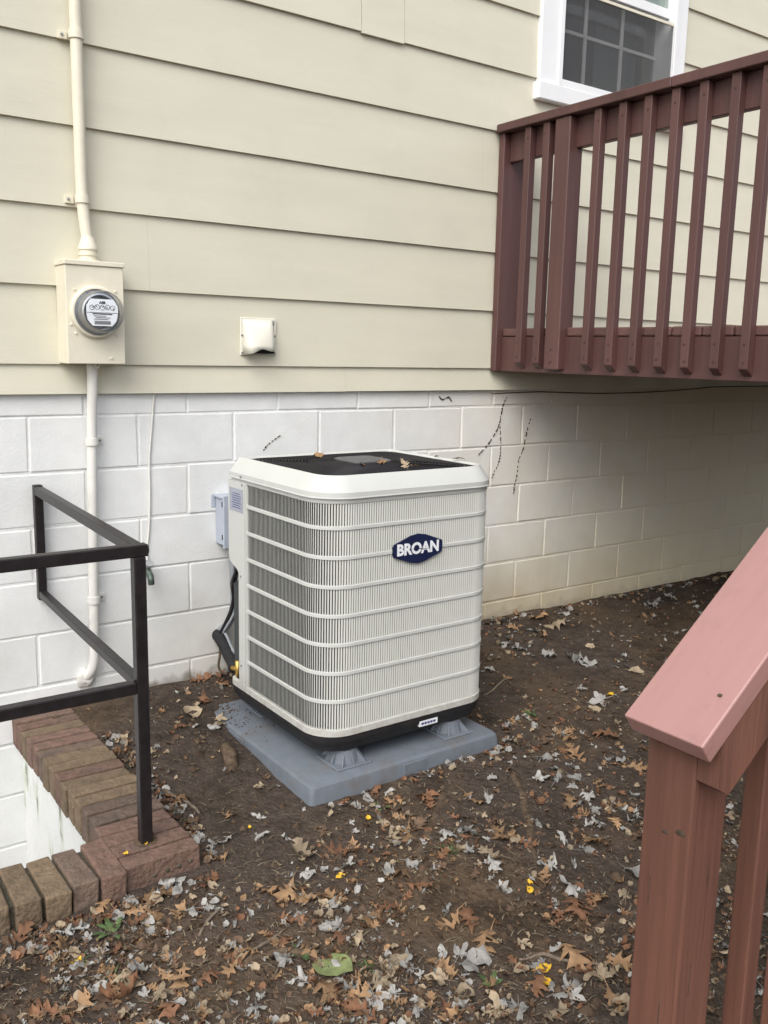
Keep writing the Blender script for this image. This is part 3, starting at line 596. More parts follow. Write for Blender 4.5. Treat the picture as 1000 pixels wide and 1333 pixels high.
# service corner: wide above, narrow below
pn = prism('service_panel', [(AX0-0.004, y, z) for y, z in ((-0.509, 0.030), (-0.459, 0.030), (-0.459, 0.462), (-0.450, 0.474), (-0.400, 0.492), (-0.386, 0.502), (-0.380, 0.520), (-0.380, 0.800), (-0.509, 0.800))], (0.012, 0, 0), AC, ac)
for y, z in ((-0.492, 0.792), (-0.478, 0.455), (-0.478, 0.115)): disc('screw', (AX0-0.004, y, z), (-1, 0, 0), 0.004, 0.003, MT['steel'], pn, 8)
for x, y, z, d in ((AX0-0.007, -0.49, 0.822, (-1, 0, 0)), (1.512, -1.005, 0.820, (-0.6, -0.8, 0))): disc('cap_screw', (x, y, z), d, 0.0045, 0.004, MT['steel'], ac, 8)
nl = box('rating_label', (AX0-0.0052, -0.500, 0.690), (AX0-0.0042, -0.392, 0.775), MT['silver_label'], pn)
for k in range(7):
    a = random.uniform(0.03, 0.04); box('print_line', (AX0-0.0058, -0.446-a, 0.755-k*0.0085), (AX0-0.0053, -0.446+a-0.004, 0.7575-k*0.0085), MT['blue_ink'], nl)
box('side_wall', (AX0+0.036, -0.47, 0.02), (AX0+0.044, AY1+0.03, 0.80), MT['coil'], ac)
# cap
OUT = 0.007
loft('top_cap', [ring(0.004, 0.8125), ring(-OUT-0.002, 0.8125), ring(-OUT-0.002, 0.815), ring(-OUT, 0.816), ring(-OUT, 0.832), ring(0.028, 0.8805), ring(0.031, 0.8825), ring(0.040, 0.8815), ring(0.044, 0.876), ring(0.044, 0.825)], AC, ac)
acx, acy = (AX0+AX1)/2, (AY0+AY1)/2
loft('fan_well', [ring(0.046, 0.868), ring(0.06, 0.60)], MT['dark'], ac, False, True)
# fan guard: concentric wires clipped to the opening, radial stays, motor plate
gv2, gf2 = [], []
def addtube(pts, r, n=4):
    a, b = tube_vf(pts, r, n, False); gf2.extend([tuple(len(gv2)+q for q in ff) for ff in b]); gv2.extend(a)
for k in range(34):
    s = k/33; ii = 0.050+s*0.235
    x0, x1, y0, y1 = AX0+ii*1.02, AX1-ii*1.02, AY0+ii*0.92, AY1-ii*0.92; r = min(0.07+s*0.2, (x1-x0)/2-0.001, (y1-y0)/2-0.001)
    z = 0.874+0.010*math.sin(s*math.pi/2); lp = rrect(x0, x1, y0, y1, r, 6); addtube([(x, y, z) for x, y in lp+lp[:1]], 0.0017)
for k in range(16):
    a = 2*math.pi*k/16+0.1; d = (math.cos(a), math.sin(a)); m_ = min(0.315/max(abs(d[0]), 1e-6), 0.278/max(abs(d[1]), 1e-6))
    addtube([(acx+d[0]*0.07, acy+d[1]*0.07, 0.8815), (acx+d[0]*m_*0.6, acy+d[1]*m_*0.6, 0.879), (acx+d[0]*m_, acy+d[1]*m_, 0.872)], 0.0022)
fg = mesh('fan_guard', gv2, gf2, MT['wire'], ac, True); fg['kind'] = 'stuff'
loft('motor_plate', [[(x, y, z) for x, y in rrect(acx-h_, acx+h_, acy-h_, acy+h_, 0.03, 4)] for h_, z in ((0.082, 0.884), (0.082, 0.889), (0.074, 0.892))], MT['hubgrey'], ac, True, True)
disc('motor', (acx, acy, 0.80), (0, 0, 1), 0.07, 0.083, MT['wire'], ac, 20)
for k in range(4):
    a = k*math.pi/2+0.4; pts = []
    for rr_, wz in ((0.07, 0.05), (0.26, 0.11)):
        for sgn in (-1, 1): pts.append((acx+rr_*math.cos(a)-sgn*wz*math.sin(a), acy+rr_*math.sin(a)+sgn*wz*math.cos(a), 0.78+sgn*0.03))
    mesh('fan_blade', [pts[0], pts[1], pts[3], pts[2]], [(0, 1, 2, 3)], MT['wire'], ac)
# badge
YB = AY0-0.006; bc = Vector((1.8385, YB, 0.6235))
poly = [(-0.104, 0.012), (-0.100, 0.021), (-0.030, 0.046), (0.0, 0.051), (0.030, 0.046), (0.100, 0.021), (0.104, 0.012), (0.104, -0.012), (0.100, -0.021), (0.030, -0.046), (0.0, -0.051), (-0.030, -0.046), (-0.100, -0.021), (-0.104, -0.012)]
bd = prism('badge', [(bc.x+x, YB, bc.z+z) for x, z in poly], (0, 0.0055, 0), MT['navy'], ac)
text_mesh('lettering', 'BROAN', 0.052, MT['badgewhite'], bd, (bc.x, YB-0.0004, bc.z), (1, 0, 0), (0, 0, 1), 0.0003, 0.0022, width=0.176)
wv, wf = [], []
for i in range(17):
    t = i/16; x = bc.x-0.028+t*0.072; z = bc.z+0.003*math.sin(t*2*math.pi)-0.001; h_ = 0.0012*math.sin(math.pi*min(max(t, 0.03), 0.97))+0.0004
    wv += [(x, YB-0.0012, z-h_), (x, YB-0.0012, z+h_)]
    if i: wf.append((2*i-2, 2*i, 2*i+1, 2*i-1))
mesh('wave_mark', wv, wf, MT['navy'], bd)
lb = box('base_label', (1.872, -1.0315, -0.022), (1.952, -1.0195, -0.002), MT['badgewhite'], ac)
for k in range(5): box('print_mark', (1.880+k*0.013, -1.0322, -0.016), (1.890+k*0.013, -1.0316, -0.008), MT['blue_ink'], lb)
# valves + lines behind
vv_ = tube('service_valve', [(1.515, -0.40, 0.065), (1.495, -0.385, 0.065), (1.482, -0.355, 0.066)], 0.010, MT['brass'], ac, 10); tube('valve_cap', [(1.492, -0.385, 0.03), (1.492, -0.385, 0.10)], 0.011, MT['brass'], ac, 8)
ls = thing('refrigerant_lines', (1.585, -0.02, 0.05), 'black foam wrapped refrigerant lines between wall hole and air conditioner', 'pipe')
tube('insulated_line', smoothpath([(1.590, 0.02, 0.085), (1.588, -0.035, 0.075), (1.588, -0.10, 0.035), (1.575, -0.18, 0.012), (1.545, -0.27, 0.030), (1.505, -0.335, 0.064), (1.488, -0.36, 0.066)]), [0.026]*20+[0.024]*17, MT['foam'], ls, 12)
tube('bare_line', smoothpath([(1.60, 0.02, 0.09), (1.605, -0.04, 0.095), (1.60, -0.12, 0.05), (1.58, -0.22, 0.06), (1.545, -0.30, 0.10), (1.52, -0.36, 0.11)]), 0.008, MT['greypipe'], ls, 8)
tube('drain_loop', smoothpath([(1.583, -0.03, 0.06), (1.572, -0.06, 0.02), (1.56, -0.07, -0.03), (1.568, -0.09, -0.055), (1.585, -0.10, -0.058)]), 0.005, MT['root'], ls, 6)
db = thing('disconnect_box', (1.65, 0.0, 0.47), 'pale blue-grey electrical disconnect box on the wall behind the air conditioner', 'electrical box')
GB = MT['greybox']
box('enclosure', (1.585, -0.088, 0.480), (1.735, -0.001, 0.672), GB, db, 0.003); box('cover', (1.575, -0.100, 0.470), (1.742, -0.089, 0.690), GB, db, 0.003)
box('top_flange', (1.578, -0.092, 0.6725), (1.742, -0.0005, 0.684), GB, db, 0.002); box('mounting_ear', (1.566, -0.006, 0.63), (1.5845, -0.0005, 0.684), GB, db, 0.002)
for z in (0.65, 0.515): box('latch', (1.580, -0.084, z-0.010), (1.5846, -0.070, z+0.010), MT['ink'], db)
wh = thing('electrical_whip', (1.66, -0.04, 0.1), 'grey electrical conduit hanging below the disconnect box behind the air conditioner', 'conduit')
tube('flexible_conduit', smoothpath([(1.640, -0.045, 0.480), (1.642, -0.045, 0.40), (1.645, -0.048, 0.28), (1.640, -0.05, 0.20), (1.615, -0.04, 0.13), (1.60, 0.01, 0.10)]), 0.017, MT['greypipe'], wh, 10)
tube('whip_cable', smoothpath([(1.475, -0.42, 0.47), (1.50, -0.33, 0.40), (1.58, -0.16, 0.34), (1.625, -0.08, 0.25), (1.615, -0.06, 0.18), (1.59, -0.03, 0.10)]), 0.008, MT['wire'], wh, 8)
tube('whip_cable', smoothpath([(1.49, -0.42, 0.47), (1.52, -0.33, 0.38), (1.60, -0.16, 0.30), (1.632, -0.085, 0.21), (1.61, -0.06, 0.14), (1.59, -0.02, 0.08)]), 0.006, MT['greypipe'], wh, 8)
# ================================================================== DECK
DX = 3.040; dk = thing('deck', (4.2, -1.9, -0.2), 'raised maroon painted wooden deck with baluster railing against the house', 'deck')
DM = MT['deck']; RX = DX+0.038; DYE = -3.75; DXE = 7.0
box('ledger_post', (DX+0.002, -0.062, 1.190), (DX+0.140, -0.0255, 2.2885), DM, dk, 0.003)
box('rim_board', (RX, DYE, 1.190), (RX+0.038, -0.064, 1.355), DM, dk, 0.003); box('rim_board', (RX+0.040, DYE, 1.190), (DXE, DYE+0.038, 1.355), DM, dk, 0.003)
yy = -0.066; k = 0
while yy-0.138 > DYE-0.02:
    d = random.uniform(-0.003, 0.003); box('deck_board', (RX-0.002+d, yy-0.137, 1.3575), (DXE, yy-0.002, 1.3955+random.uniform(-0.002, 0.002)), MT['deckfloor'], dk, 0.006, 2); yy -= 0.1405
for i in range(9):
    x = RX+0.42+i*0.4; box('joist', (x, DYE+0.04, 1.190), (x+0.038, -0.03, 1.355), DM, dk)
def bal_mesh():
    h0, h1 = 1.207, 2.287
    v = [(0, 0, h0+0.028), (0.0375, 0, h0), (0.0375, -0.0385, h0), (0, -0.0385, h0+0.028), (0, 0, h1), (0.0375, 0, h1), (0.0375, -0.0385, h1), (0, -0.0385, h1)]
    bm = bmesh.new(); q = [bm.verts.new(p) for p in v]
    for f in ((0, 1, 2, 3), (4, 7, 6, 5), (0, 4, 5, 1), (1, 5, 6, 2), (2, 6, 7, 3), (3, 7, 4, 0)): bm.faces.new([q[i] for i in f])
    bmesh.ops.recalc_face_normals(bm, faces=bm.faces); bmesh.ops.bevel(bm, geom=list(bm.edges), offset=0.0025, segments=1, affect='EDGES')
    me = bpy.data.meshes.new('baluster'); bm.to_mesh(me); bm.free(); me.materials.append(DM); return me
bme = bal_mesh(); dl = wloc(dk)
ysb = [-0.190, -0.311]+[-0.612-0.1292*i for i in range(14)]
for y in ysb:
    o = link('baluster', bme, dk); o.location = Vector((DX, y+random.uniform(-0.003, 0.003), 0))-dl; o.rotation_euler = (random.uniform(-0.0018, 0.0018), 0, random.uniform(-0.03, 0.03))
scr = None
for o in [c for c in dk.children if c.name.startswith('baluster')]:
    for zz in (1.262, 1.325, 2.235):
        if scr is None:
            v, f = tube_vf([(0, 0, 0), (-0.0016, 0, 0)], 0.0045, 8); scr = bpy.data.meshes.new('screw'); scr.from_pydata(v, [], f); scr.materials.append(MT['dark_screw'])
        q = link('screw', scr, o); q.location = (0.0, -0.019+random.uniform(-0.004, 0.004), zz+random.uniform(-0.006, 0.006))
po = box('post', (DX-0.008, -0.4835, 1.207), (DX+0.0785, -0.3945, 2.2875), DM, dk, 0.004)
for z in (1.245, 1.30): disc('bolt', (DX-0.008, -0.436, z), (-1, 0, 0), 0.007, 0.004, DM, po, 8)
box('post', (DX-0.008, -2.52, -0.3), (DX+0.0775, -2.432, 2.2875), DM, dk, 0.004)
box('top_rail', (RX+0.001, -2.45, 2.160), (RX+0.037, -0.064, 2.2878), DM, dk, 0.003)
box('cap_rail', (DX-0.020, -1.005, 2.289), (DX+0.122, -0.0285, 2.327), DM, dk, 0.003, jit=0.0008); box('cap_rail', (DX-0.020, -2.53, 2.289), (DX+0.122, -1.0075, 2.327), DM, dk, 0.003, jit=0.0008)
for x, y in ((3.16, -3.66), (5.8, -3.66), (6.85, -3.66)): box('support_post', (x, y-0.045, -0.36), (x+0.089, y+0.045, 1.188), DM, dk)
box('joist_block', (3.079, -1.62, 1.150), (3.30, -1.50, 1.1885), DM, dk, 0.003)
# ================================================================== STAIR + STAIR RAIL
SL = 0.768; SX0, SZ0 = 1.080, 0.727
def capz(x): return SZ0+(x-SX0)*SL
sr = thing('stair_railing', (1.175, -2.59, -0.26), 'red-brown wooden stair handrail with a square newel post climbing to the deck', 'railing')
NM = MT['newel']
ct = 0.038*math.sqrt(1+SL*SL)
nx0, nx1, ny0, ny1 = 1.130, 1.219, -2.636, -2.547
np_ = box('newel_post', None, None, NM, sr, 0.004, 2, verts=[(x, y, z) for x in (nx0, nx1) for y in (ny0, ny1) for z in (-0.45, capz(x)-ct-0.001)])
for (u, v, s) in ((886, 1085, 0.010), (866, 1083, 0.007)):
    p = onX(u, v, nx0); lump('knot', (nx0+0.0005, p.y, p.z), (0.0012, s, s*0.7), MT['vine'], np_, 2, 0.3, s*100)
for x, y, z, h, ax in ((nx0, -2.570, 0.43, 0.05, 0), (nx0, -2.606, 0.22, 0.07, 0), (nx0, -2.558, 0.12, 0.05, 0), (nx0+0.03, ny0, 0.30, 0.06, 1), (nx0+0.055, ny0, 0.47, 0.03, 1)):
    w_ = 0.0007; box('check_crack', (x-0.0004, y-w_, z-h/2) if ax == 0 else (x-w_, y-0.0004, z-h/2), (x+0.002, y+w_, z+h/2) if ax == 0 else (x+w_, y+0.002, z+h/2), MT['vine'], np_)
XE = 3.05
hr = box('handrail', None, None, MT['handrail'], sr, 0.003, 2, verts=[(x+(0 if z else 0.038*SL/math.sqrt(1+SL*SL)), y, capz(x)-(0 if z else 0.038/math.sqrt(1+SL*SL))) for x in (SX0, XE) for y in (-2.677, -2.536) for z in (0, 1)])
kp = onX(937, 905, 1.17); D = ray(938, 905); t_ = (capz(0)-CAM.z)/(D.z-SL*D.x); kp = CAM+D*t_
lump('knot', kp, (0.005, 0.004, 0.002), MT['vine'], hr, 2, 0.4, 4)
rail2 = prism('side_rail', [(x, -2.675, z) for x, z in ((1.132, capz(1.132)-ct-0.001), (1.132, 0.648), (1.158, capz(1.158)-0.155), (XE, capz(XE)-0.155), (XE, capz(XE)-ct-0.001))], (0, 0.038, 0), NM, sr)
pb0 = onY(960, 1100, -2.598)
for i in range(14):
    x = pb0.x+i*0.127
    if x > XE-0.1: break
    b0 = max(-0.20, capz(x)-1.02)
    box('baluster', None, None, NM, sr, 0.003, 1, verts=[(xx, y, z) for xx in (x, x+0.038) for y in (-2.636, -2.598) for z in ((b0+(xx-x)*SL, capz(xx)-ct-0.004))])
st = thing('wooden_stairs', (2.2, -3.2, -0.28), 'maroon wooden stairs climbing to the deck beside the handrail', 'stairs')
for y in (-2.677, -3.70):
    box('stringer', None, None, DM, st, 0.002, verts=[(x, yy_, z) for x in (1.62, 3.076) for yy_ in (y-0.038, y) for z in ((max(-0.34, capz(x)-1.24), capz(x)-0.98))])
for k in range(8):
    x = 1.60+k*0.182; z = -0.10+k*0.187
    if z < 1.3: box('tread', (x, -3.70+0.002, z-0.038), (x+0.26, -2.72, z), MT['deckfloor'], st, 0.004)
# ================================================================== ROOTS, TWIGS, CLODS, STALKS
def ground_tube(name, px, r, m, lab, cat, sink=0.4, kids=True):
    pts = smoothpath([onG(u, v) for u, v in px], 5); n_ = len(pts)
    rs = [r*1.25*(0.55+0.45*math.sin(math.pi*(0.12+0.8*i/(n_-1))))*(1+0.5*noise.noise(p*17)) for i, p in enumerate(pts)]
    pts = [Vector((p.x+0.022*noise.noise(p*11), p.y, hz(p.x, p.y)+rr_*(1-2*sink)+0.004*noise.noise(p*25))) for p, rr_ in zip(pts, rs)]
    return tag(tube(name, pts, rs, m, None, 8, pts[0]), lab, cat)
ground_tube('tree_root', [(577, 1030), (568, 1055), (556, 1085), (546, 1110), (549, 1145), (541, 1180)], 0.022, MT['root'], 'exposed tree root running through the soil straight out from the pad front', 'root', 0.90)
ground_tube('tree_root', [(665, 1003), (676, 1025), (683, 1050), (690, 1085), (695, 1110), (702, 1140)], 0.015, MT['root'], 'exposed tree root in the soil leading off the pad corner nearest the stairs', 'root', 0.86)
ground_tube('tree_root', [(322, 1252), (340, 1243), (362, 1240), (398, 1238), (420, 1243)], 0.010, MT['root'], 'short pale surface root arching from the soil beyond the brick corner', 'root', 0.7)
ground_tube('tree_root', [(745, 1222), (780, 1205), (820, 1190), (850, 1165)], 0.017, MT['root'], 'dark root half buried beside the newel post', 'root', 0.9)
ground_tube('fallen_twig', [(676, 1251), (700, 1246), (740, 1250), (784, 1258)], 0.0042, MT['twig'], 'long thin dry twig lying beside the yellow leaf', 'twig', 0.0)
ground_tube('fallen_twig', [(332, 1238), (352, 1226), (363, 1218)], 0.0038, MT['twig'], 'short twig by the pale surface root', 'twig', 0.0)
ground_tube('fallen_twig', [(632, 905), (650, 893), (660, 881)], 0.0036, MT['straw'], 'pale dry stalk beside the air conditioner base', 'twig', 0.0)
ground_tube('fallen_twig', [(210, 1030), (245, 1046), (262, 1060)], 0.004, MT['twig'], 'grey dry twig lying along the brick wall', 'twig', 0.0)
ground_tube('fallen_twig', [(258, 1220), (272, 1200), (288, 1183)], 0.0036, MT['twig'], 'bent twig lying before the brick corner', 'twig', 0.0)
sp_ = onG(300, 990); stub = tag(tube('broken_root', [sp_+Vector((-0.02, -0.06, -0.015)), sp_+Vector((0, 0, 0.012)), sp_+Vector((0.012, 0.05, 0.022)), sp_+Vector((0.016, 0.085, 0.018))], [0.020, 0.026, 0.024, 0.016], MT['root'], None, 9, sp_), 'thick broken root stub beside the pad', 'root')
def blocked(x, y, m=0.0):
    if PX0-m < x < PX1+m and PY0-m < y < PY1+m: return True
    if x < WX1+m and y > -1.215-m: return True
    if y > -0.012: return True
    if 1.12-m < x < 1.23+m and -2.65-m < y < -2.53+m: return True
    return False
def scatter_pt(far=5.2):
    while True:
        u = random.uniform(-60, 1060); v = random.uniform(735, 1400); p = onG(u, v)
        if p.y > -0.02 or p.x < 0.1 or p.x > far or blocked(p.x, p.y, 0.01): continue
        return p
cv, cf = [], []
ICO = [(0, 0, 1), (0.9, 0, 0.1), (0.2, 0.9, 0), (-0.8, 0.5, 0), (-0.7, -0.6, 0.1), (0.3, -0.9, 0)]
IF = [(0, 1, 2), (0, 2, 3), (0, 3, 4), (0, 4, 5), (0, 5, 1)]
for _ in range(12000):
    p = scatter_pt(); s = min(0.024, random.lognormvariate(-5.75, 0.62)); a = random.random()*6.28
    o = len(cv)
    for x, y, z in ICO:
        k = random.uniform(0.7, 1.2)*s; xx = p.x+(x*math.cos(a)-y*math.sin(a))*k; yy2 = p.y+(x*math.sin(a)+y*math.cos(a))*k; cv.append((xx, yy2, p.z-0.001+z*k*0.8))
    cf += [tuple(o+i for i in f) for f in IF]
for _ in range(420):
    q = random.random(); p = Vector((PX0+0.015+abs(random.gauss(0, 0.06)), min(-0.285, random.gauss(-0.33, 0.12)), PZ)) if q < 0.7 else Vector((random.uniform(PX0+0.02, PX1-0.02), random.uniform(PY0+0.02, -0.95), PZ))
    if q > 0.7 and random.random() < 0.6: continue
    s = random.uniform(0.0012, 0.006 if q < 0.7 else 0.003); o = len(cv)
    for x, y, z in ICO: k = random.uniform(0.7, 1.2)*s; cv.append((p.x+x*k, p.y+y*k, p.z-0.0005+z*k*0.8))
    cf += [tuple(o+i for i in f) for f in IF]
tag(mesh('soil_crumbs', cv, cf, MT['clod']), 'loose dark soil crumbs scattered over the bare ground', 'soil', kind='stuff')
cv, cf = [], []
for _ in range(3000):
    p = scatter_pt(); a = random.random()*6.28; L = random.uniform(0.006, 0.034); w_ = random.uniform(0.0006, 0.0016); d = Vector((math.cos(a), math.sin(a), 0)); s = Vector((-d.y, d.x, 0))*w_
    pts = [p+d*(L*t)+Vector((0, 0, 0.002+L*0.10*math.sin(math.pi*t)))+s*(1.6*math.sin(3*t)*random.uniform(-.6, .6)) for t in (0, 0.5, 1)]
    o = len(cv)
    for q in pts: cv += [q-s, q+s]
    cf += [(o, o+1, o+3, o+2), (o+2, o+3, o+5, o+4)]
tag(mesh('dry_grass_litter', cv, cf, MT['straw']), 'fine dry grass and stalk litter strewn over the soil', 'litter', kind='stuff')
# ================================================================== LEAVES
def roll(a, k):
    if abs(k) < 0.05: return a, 0.0
    return math.sin(a*k)/k, (1-math.cos(a*k))/k
def leaf_strip(outline, curl, crumple, seed, stem=0.35):
    """outline: (t along, half width, forward offset of edge) -> verts, faces of a unit-length leaf in XY, +Y forward"""
    rnd = random.Random(seed); v, f = [], []; cx, cy, tw = curl
    rows = []
    for t, wd, fo in outline:
        for sg in (-1, 1): pass
        asym = rnd.uniform(0.8, 1.2), rnd.uniform(0.8, 1.2)
        row = [(-wd*asym[0], t+fo*asym[0]-0.5), (-wd*0.5*asym[0], t+fo*0.4-0.5), (0, t-0.5), (wd*0.5*asym[1], t+fo*0.4-0.5), (wd*asym[1], t+fo*asym[1]-0.5)]
        rows.append(row)
    def bend(x, y):
        x, zx = roll(x, cx*2.6); y, zy = roll(y, cy*2.2)
        z = zx+zy+tw*x*y*1.2+crumple*noise.noise(Vector((x*5+seed, y*5, seed*0.7)))+crumple*0.5*noise.noise(Vector((x*13, y*13, seed*1.7)))
        return (x, y, z)
    for row in rows: v += [bend(x, y) for x, y in row]
    for i in range(len(rows)-1):
        for k in range(4): f.append((i*5+k, i*5+k+1, (i+1)*5+k+1, (i+1)*5+k))
    if stem:
        o = len(v); x, y, z = v[2]
        v += [(x-0.012, y, z), (x+0.012, y, z), (x+0.02, y-stem, z+0.03), (x+0.035, y-stem, z+0.03)]; f.append((o, o+1, o+3, o+2))
    return v, f
OAK = [(0.0, 0.012, 0), (0.08, 0.05, 0), (0.15, 0.10, 0.02), (0.20, 0.23, 0.05), (0.255, 0.22, 0.02), (0.30, 0.095, 0), (0.37, 0.11, 0), (0.42, 0.34, 0.10), (0.48, 0.33, 0.07), (0.54, 0.12, 0.01), (0.61, 0.12, 0), (0.65, 0.29, 0.13), (0.71, 0.27, 0.09), (0.76, 0.10, 0.02), (0.82, 0.12, 0.02), (0.86, 0.17, 0.08), (0.92, 0.07, 0.02), (1.0, 0.01, 0)]
OVAL = [(0.0, 0.01, 0), (0.08, 0.16, 0), (0.22, 0.30, 0), (0.4, 0.36, 0.02), (0.58, 0.33, 0.02), (0.75, 0.23, 0.03), (0.9, 0.10, 0.02), (1.0, 0.006, 0)]
def leaf_maple(curl, crumple, seed, cup=0.0):
    rnd = random.Random(seed); tips = [(-128, 0.36), (-64, 0.60), (0, 0.74), (64, 0.60), (128, 0.36)]
    ol = []
    for i, (a, r) in enumerate(tips):
        a += rnd.uniform(-6, 6); r *= rnd.uniform(0.85, 1.12)
        ol += [(a-23, r*0.62), (a-13, r*0.80), (a, r), (a+13, r*0.82), (a+23, r*0.60)]
        if i < 4: ol.append(((a+tips[i+1][0])/2, rnd.uniform(0.26, 0.34)))
    v = [(0, 0, 0)]; f = []
    def bend(x, y):
        x, zx = roll(x, curl[0]*2.4); y, zy = roll(y-0.2, curl[1]*1.8); y += 0.2
        return (x, y, zx*0.8+zy*0.8+curl[2]*x*y+crumple*noise.noise(Vector((x*4+seed, y*4, seed*0.31)))+crumple*0.6*noise.noise(Vector((x*11, y*11, seed*0.9))))
    for a, r in ol:
        an = R_(a)
        for k in (0.5, 1.0): v.append(bend(math.sin(an)*r*k, math.cos(an)*r*k))
    n_ = len(ol)
    for i in range(n_-1):
        a, b = 1+2*i, 1+2*(i+1); f += [(0, a, b), (a, a+1, b+1, b)]
    o = len(v); v += [(-0.012, 0, 0), (0.012, 0, 0), (0.03, -0.6, 0.04), (0.045, -0.6, 0.04)]; f.append((o, o+1, o+3, o+2))
    return [(x*0.75, (y-0.2)*0.75, z*0.75) for x, y, z in v], f
def curls(sd, amt):
    r = random.Random(sd); return (r.uniform(-0.1, amt), r.uniform(-0.3*amt, amt), r.uniform(-0.5*amt, 0.5*amt))
LV = {'oak': [leaf_strip(OAK, curls(s, 1.25), 0.16, s) for s in range(16)],
      'maple': [leaf_maple(curls(s+50, 1.2), 0.24, s+50) for s in range(10)],
      'crumple': [leaf_maple((0.5+0.24*s, curls(s+90, 0.9)[1], 0.5-0.1*s), 0.30, s+90) for s in range(12)],
      'small': [leaf_strip(OVAL, curls(s+20, 1.2), 0.18, s+20) for s in range(8)]}
for kd_, lst in LV.items():                                  # torn and nibbled edges
    rr2 = random.Random(5)
    for q_, (v_, f_) in enumerate(lst):
        if q_ % 3 and kd_ != 'small': lst[q_] = (v_, [ff for ff in f_ if rr2.random() > 0.07])
def leaf_mesh(kind, i, m):
    key = f'{kind}_{i}_{m}'
    if key not in LM:
        v, f = LV[kind][i]; me = bpy.data.meshes.new('leaf'); me.from_pydata(v, [], f); me.update(); me.materials.append(MT[m])
        for p in me.polygons: p.use_smooth = True
        zb = sorted(q[2] for q in v)[len(v)//6]
        for q in me.vertices: q.co.z -= zb
        LM[key] = me
    return LM[key]
LM = {}
LV['flat'] = [leaf_strip([(t, w_*1.25, f_) for t, w_, f_ in OVAL], (0.12, 0.25, 0.1), 0.05, 77, 0.3)]; 
COLN = {'oak': 'tan', 'rust': 'rust-brown', 'pale': 'pale grey', 'straw_leaf': 'straw-coloured', 'dkleaf': 'dark brown', 'yellow': 'yellow', 'green': 'green'}
SHPN = {'oak': 'lobed oak leaf', 'maple': 'spread maple leaf', 'crumple': 'curled crumpled leaf', 'small': 'oval leaf', 'flat': 'oval leaf'}
def zone(p):
    x, y = p.x, p.y
    if y > -0.30 and x > 2.3: return 'by the block wall under the deck'
    if y > -0.30: return 'by the block wall behind the pad'
    if x < 1.12 and y > -1.2: return 'along the area well bricks'
    if x < 1.40 and y > -1.15: return 'between the brick wall and the pad'
    if x < 0.80: return 'in front of the brick row'
    if x < 1.08 and y > -1.5: return 'at the brick corner'
    if y > -1.25 and x < 2.25: return 'along the pad front edge'
    if x > 2.2 and y > -0.75: return 'between the pad and deck shadow'
    if x > 2.2 and y > -1.25: return 'right off the pad corner'
    if x > 2.2: return 'on the soil behind the stair handrail'
    if y < -1.95 and x > 1.25: return 'near the newel post foot'
    if x < 1.25: return 'on open soil short of the bricks'
    if x < 1.60: return 'around the root before the pad'
    return 'around the root off the pad corner'
NLEAF = 0
def put_leaf(kind, m, p, size, yaw=None, lab=None, grp=None, tilt=0.16, flip=None):
    global NLEAF
    i = random.randrange(len(LV[kind])); o = link('fallen_leaf', leaf_mesh(kind, i, m)); NLEAF += 1
    fl_ = random.random() < 0.3 if flip is None else flip
    o.location = p+Vector((0, 0, 0.003+(0.012*size/0.09 if fl_ else 0)))
    o.rotation_euler = (random.gauss(0, tilt)+(math.pi if fl_ else 0), random.gauss(0, tilt), random.uniform(0, 6.28) if yaw is None else yaw)
    o.scale = (size*random.uniform(0.85, 1.15), size, size*random.uniform(0.7, 1.1))
    sz = 'small ' if size < 0.05 else ('large ' if size > 0.085 else '')
    l_ = sz+COLN[m]+' '+SHPN[kind]+(' upside down ' if fl_ else ' ')+zone(p); tag(o, lab or l_, 'leaf', None if lab else l_); return o
def px_size(u, v, s): return s/FPX*(onG(u, v)-CAM).dot(_f)
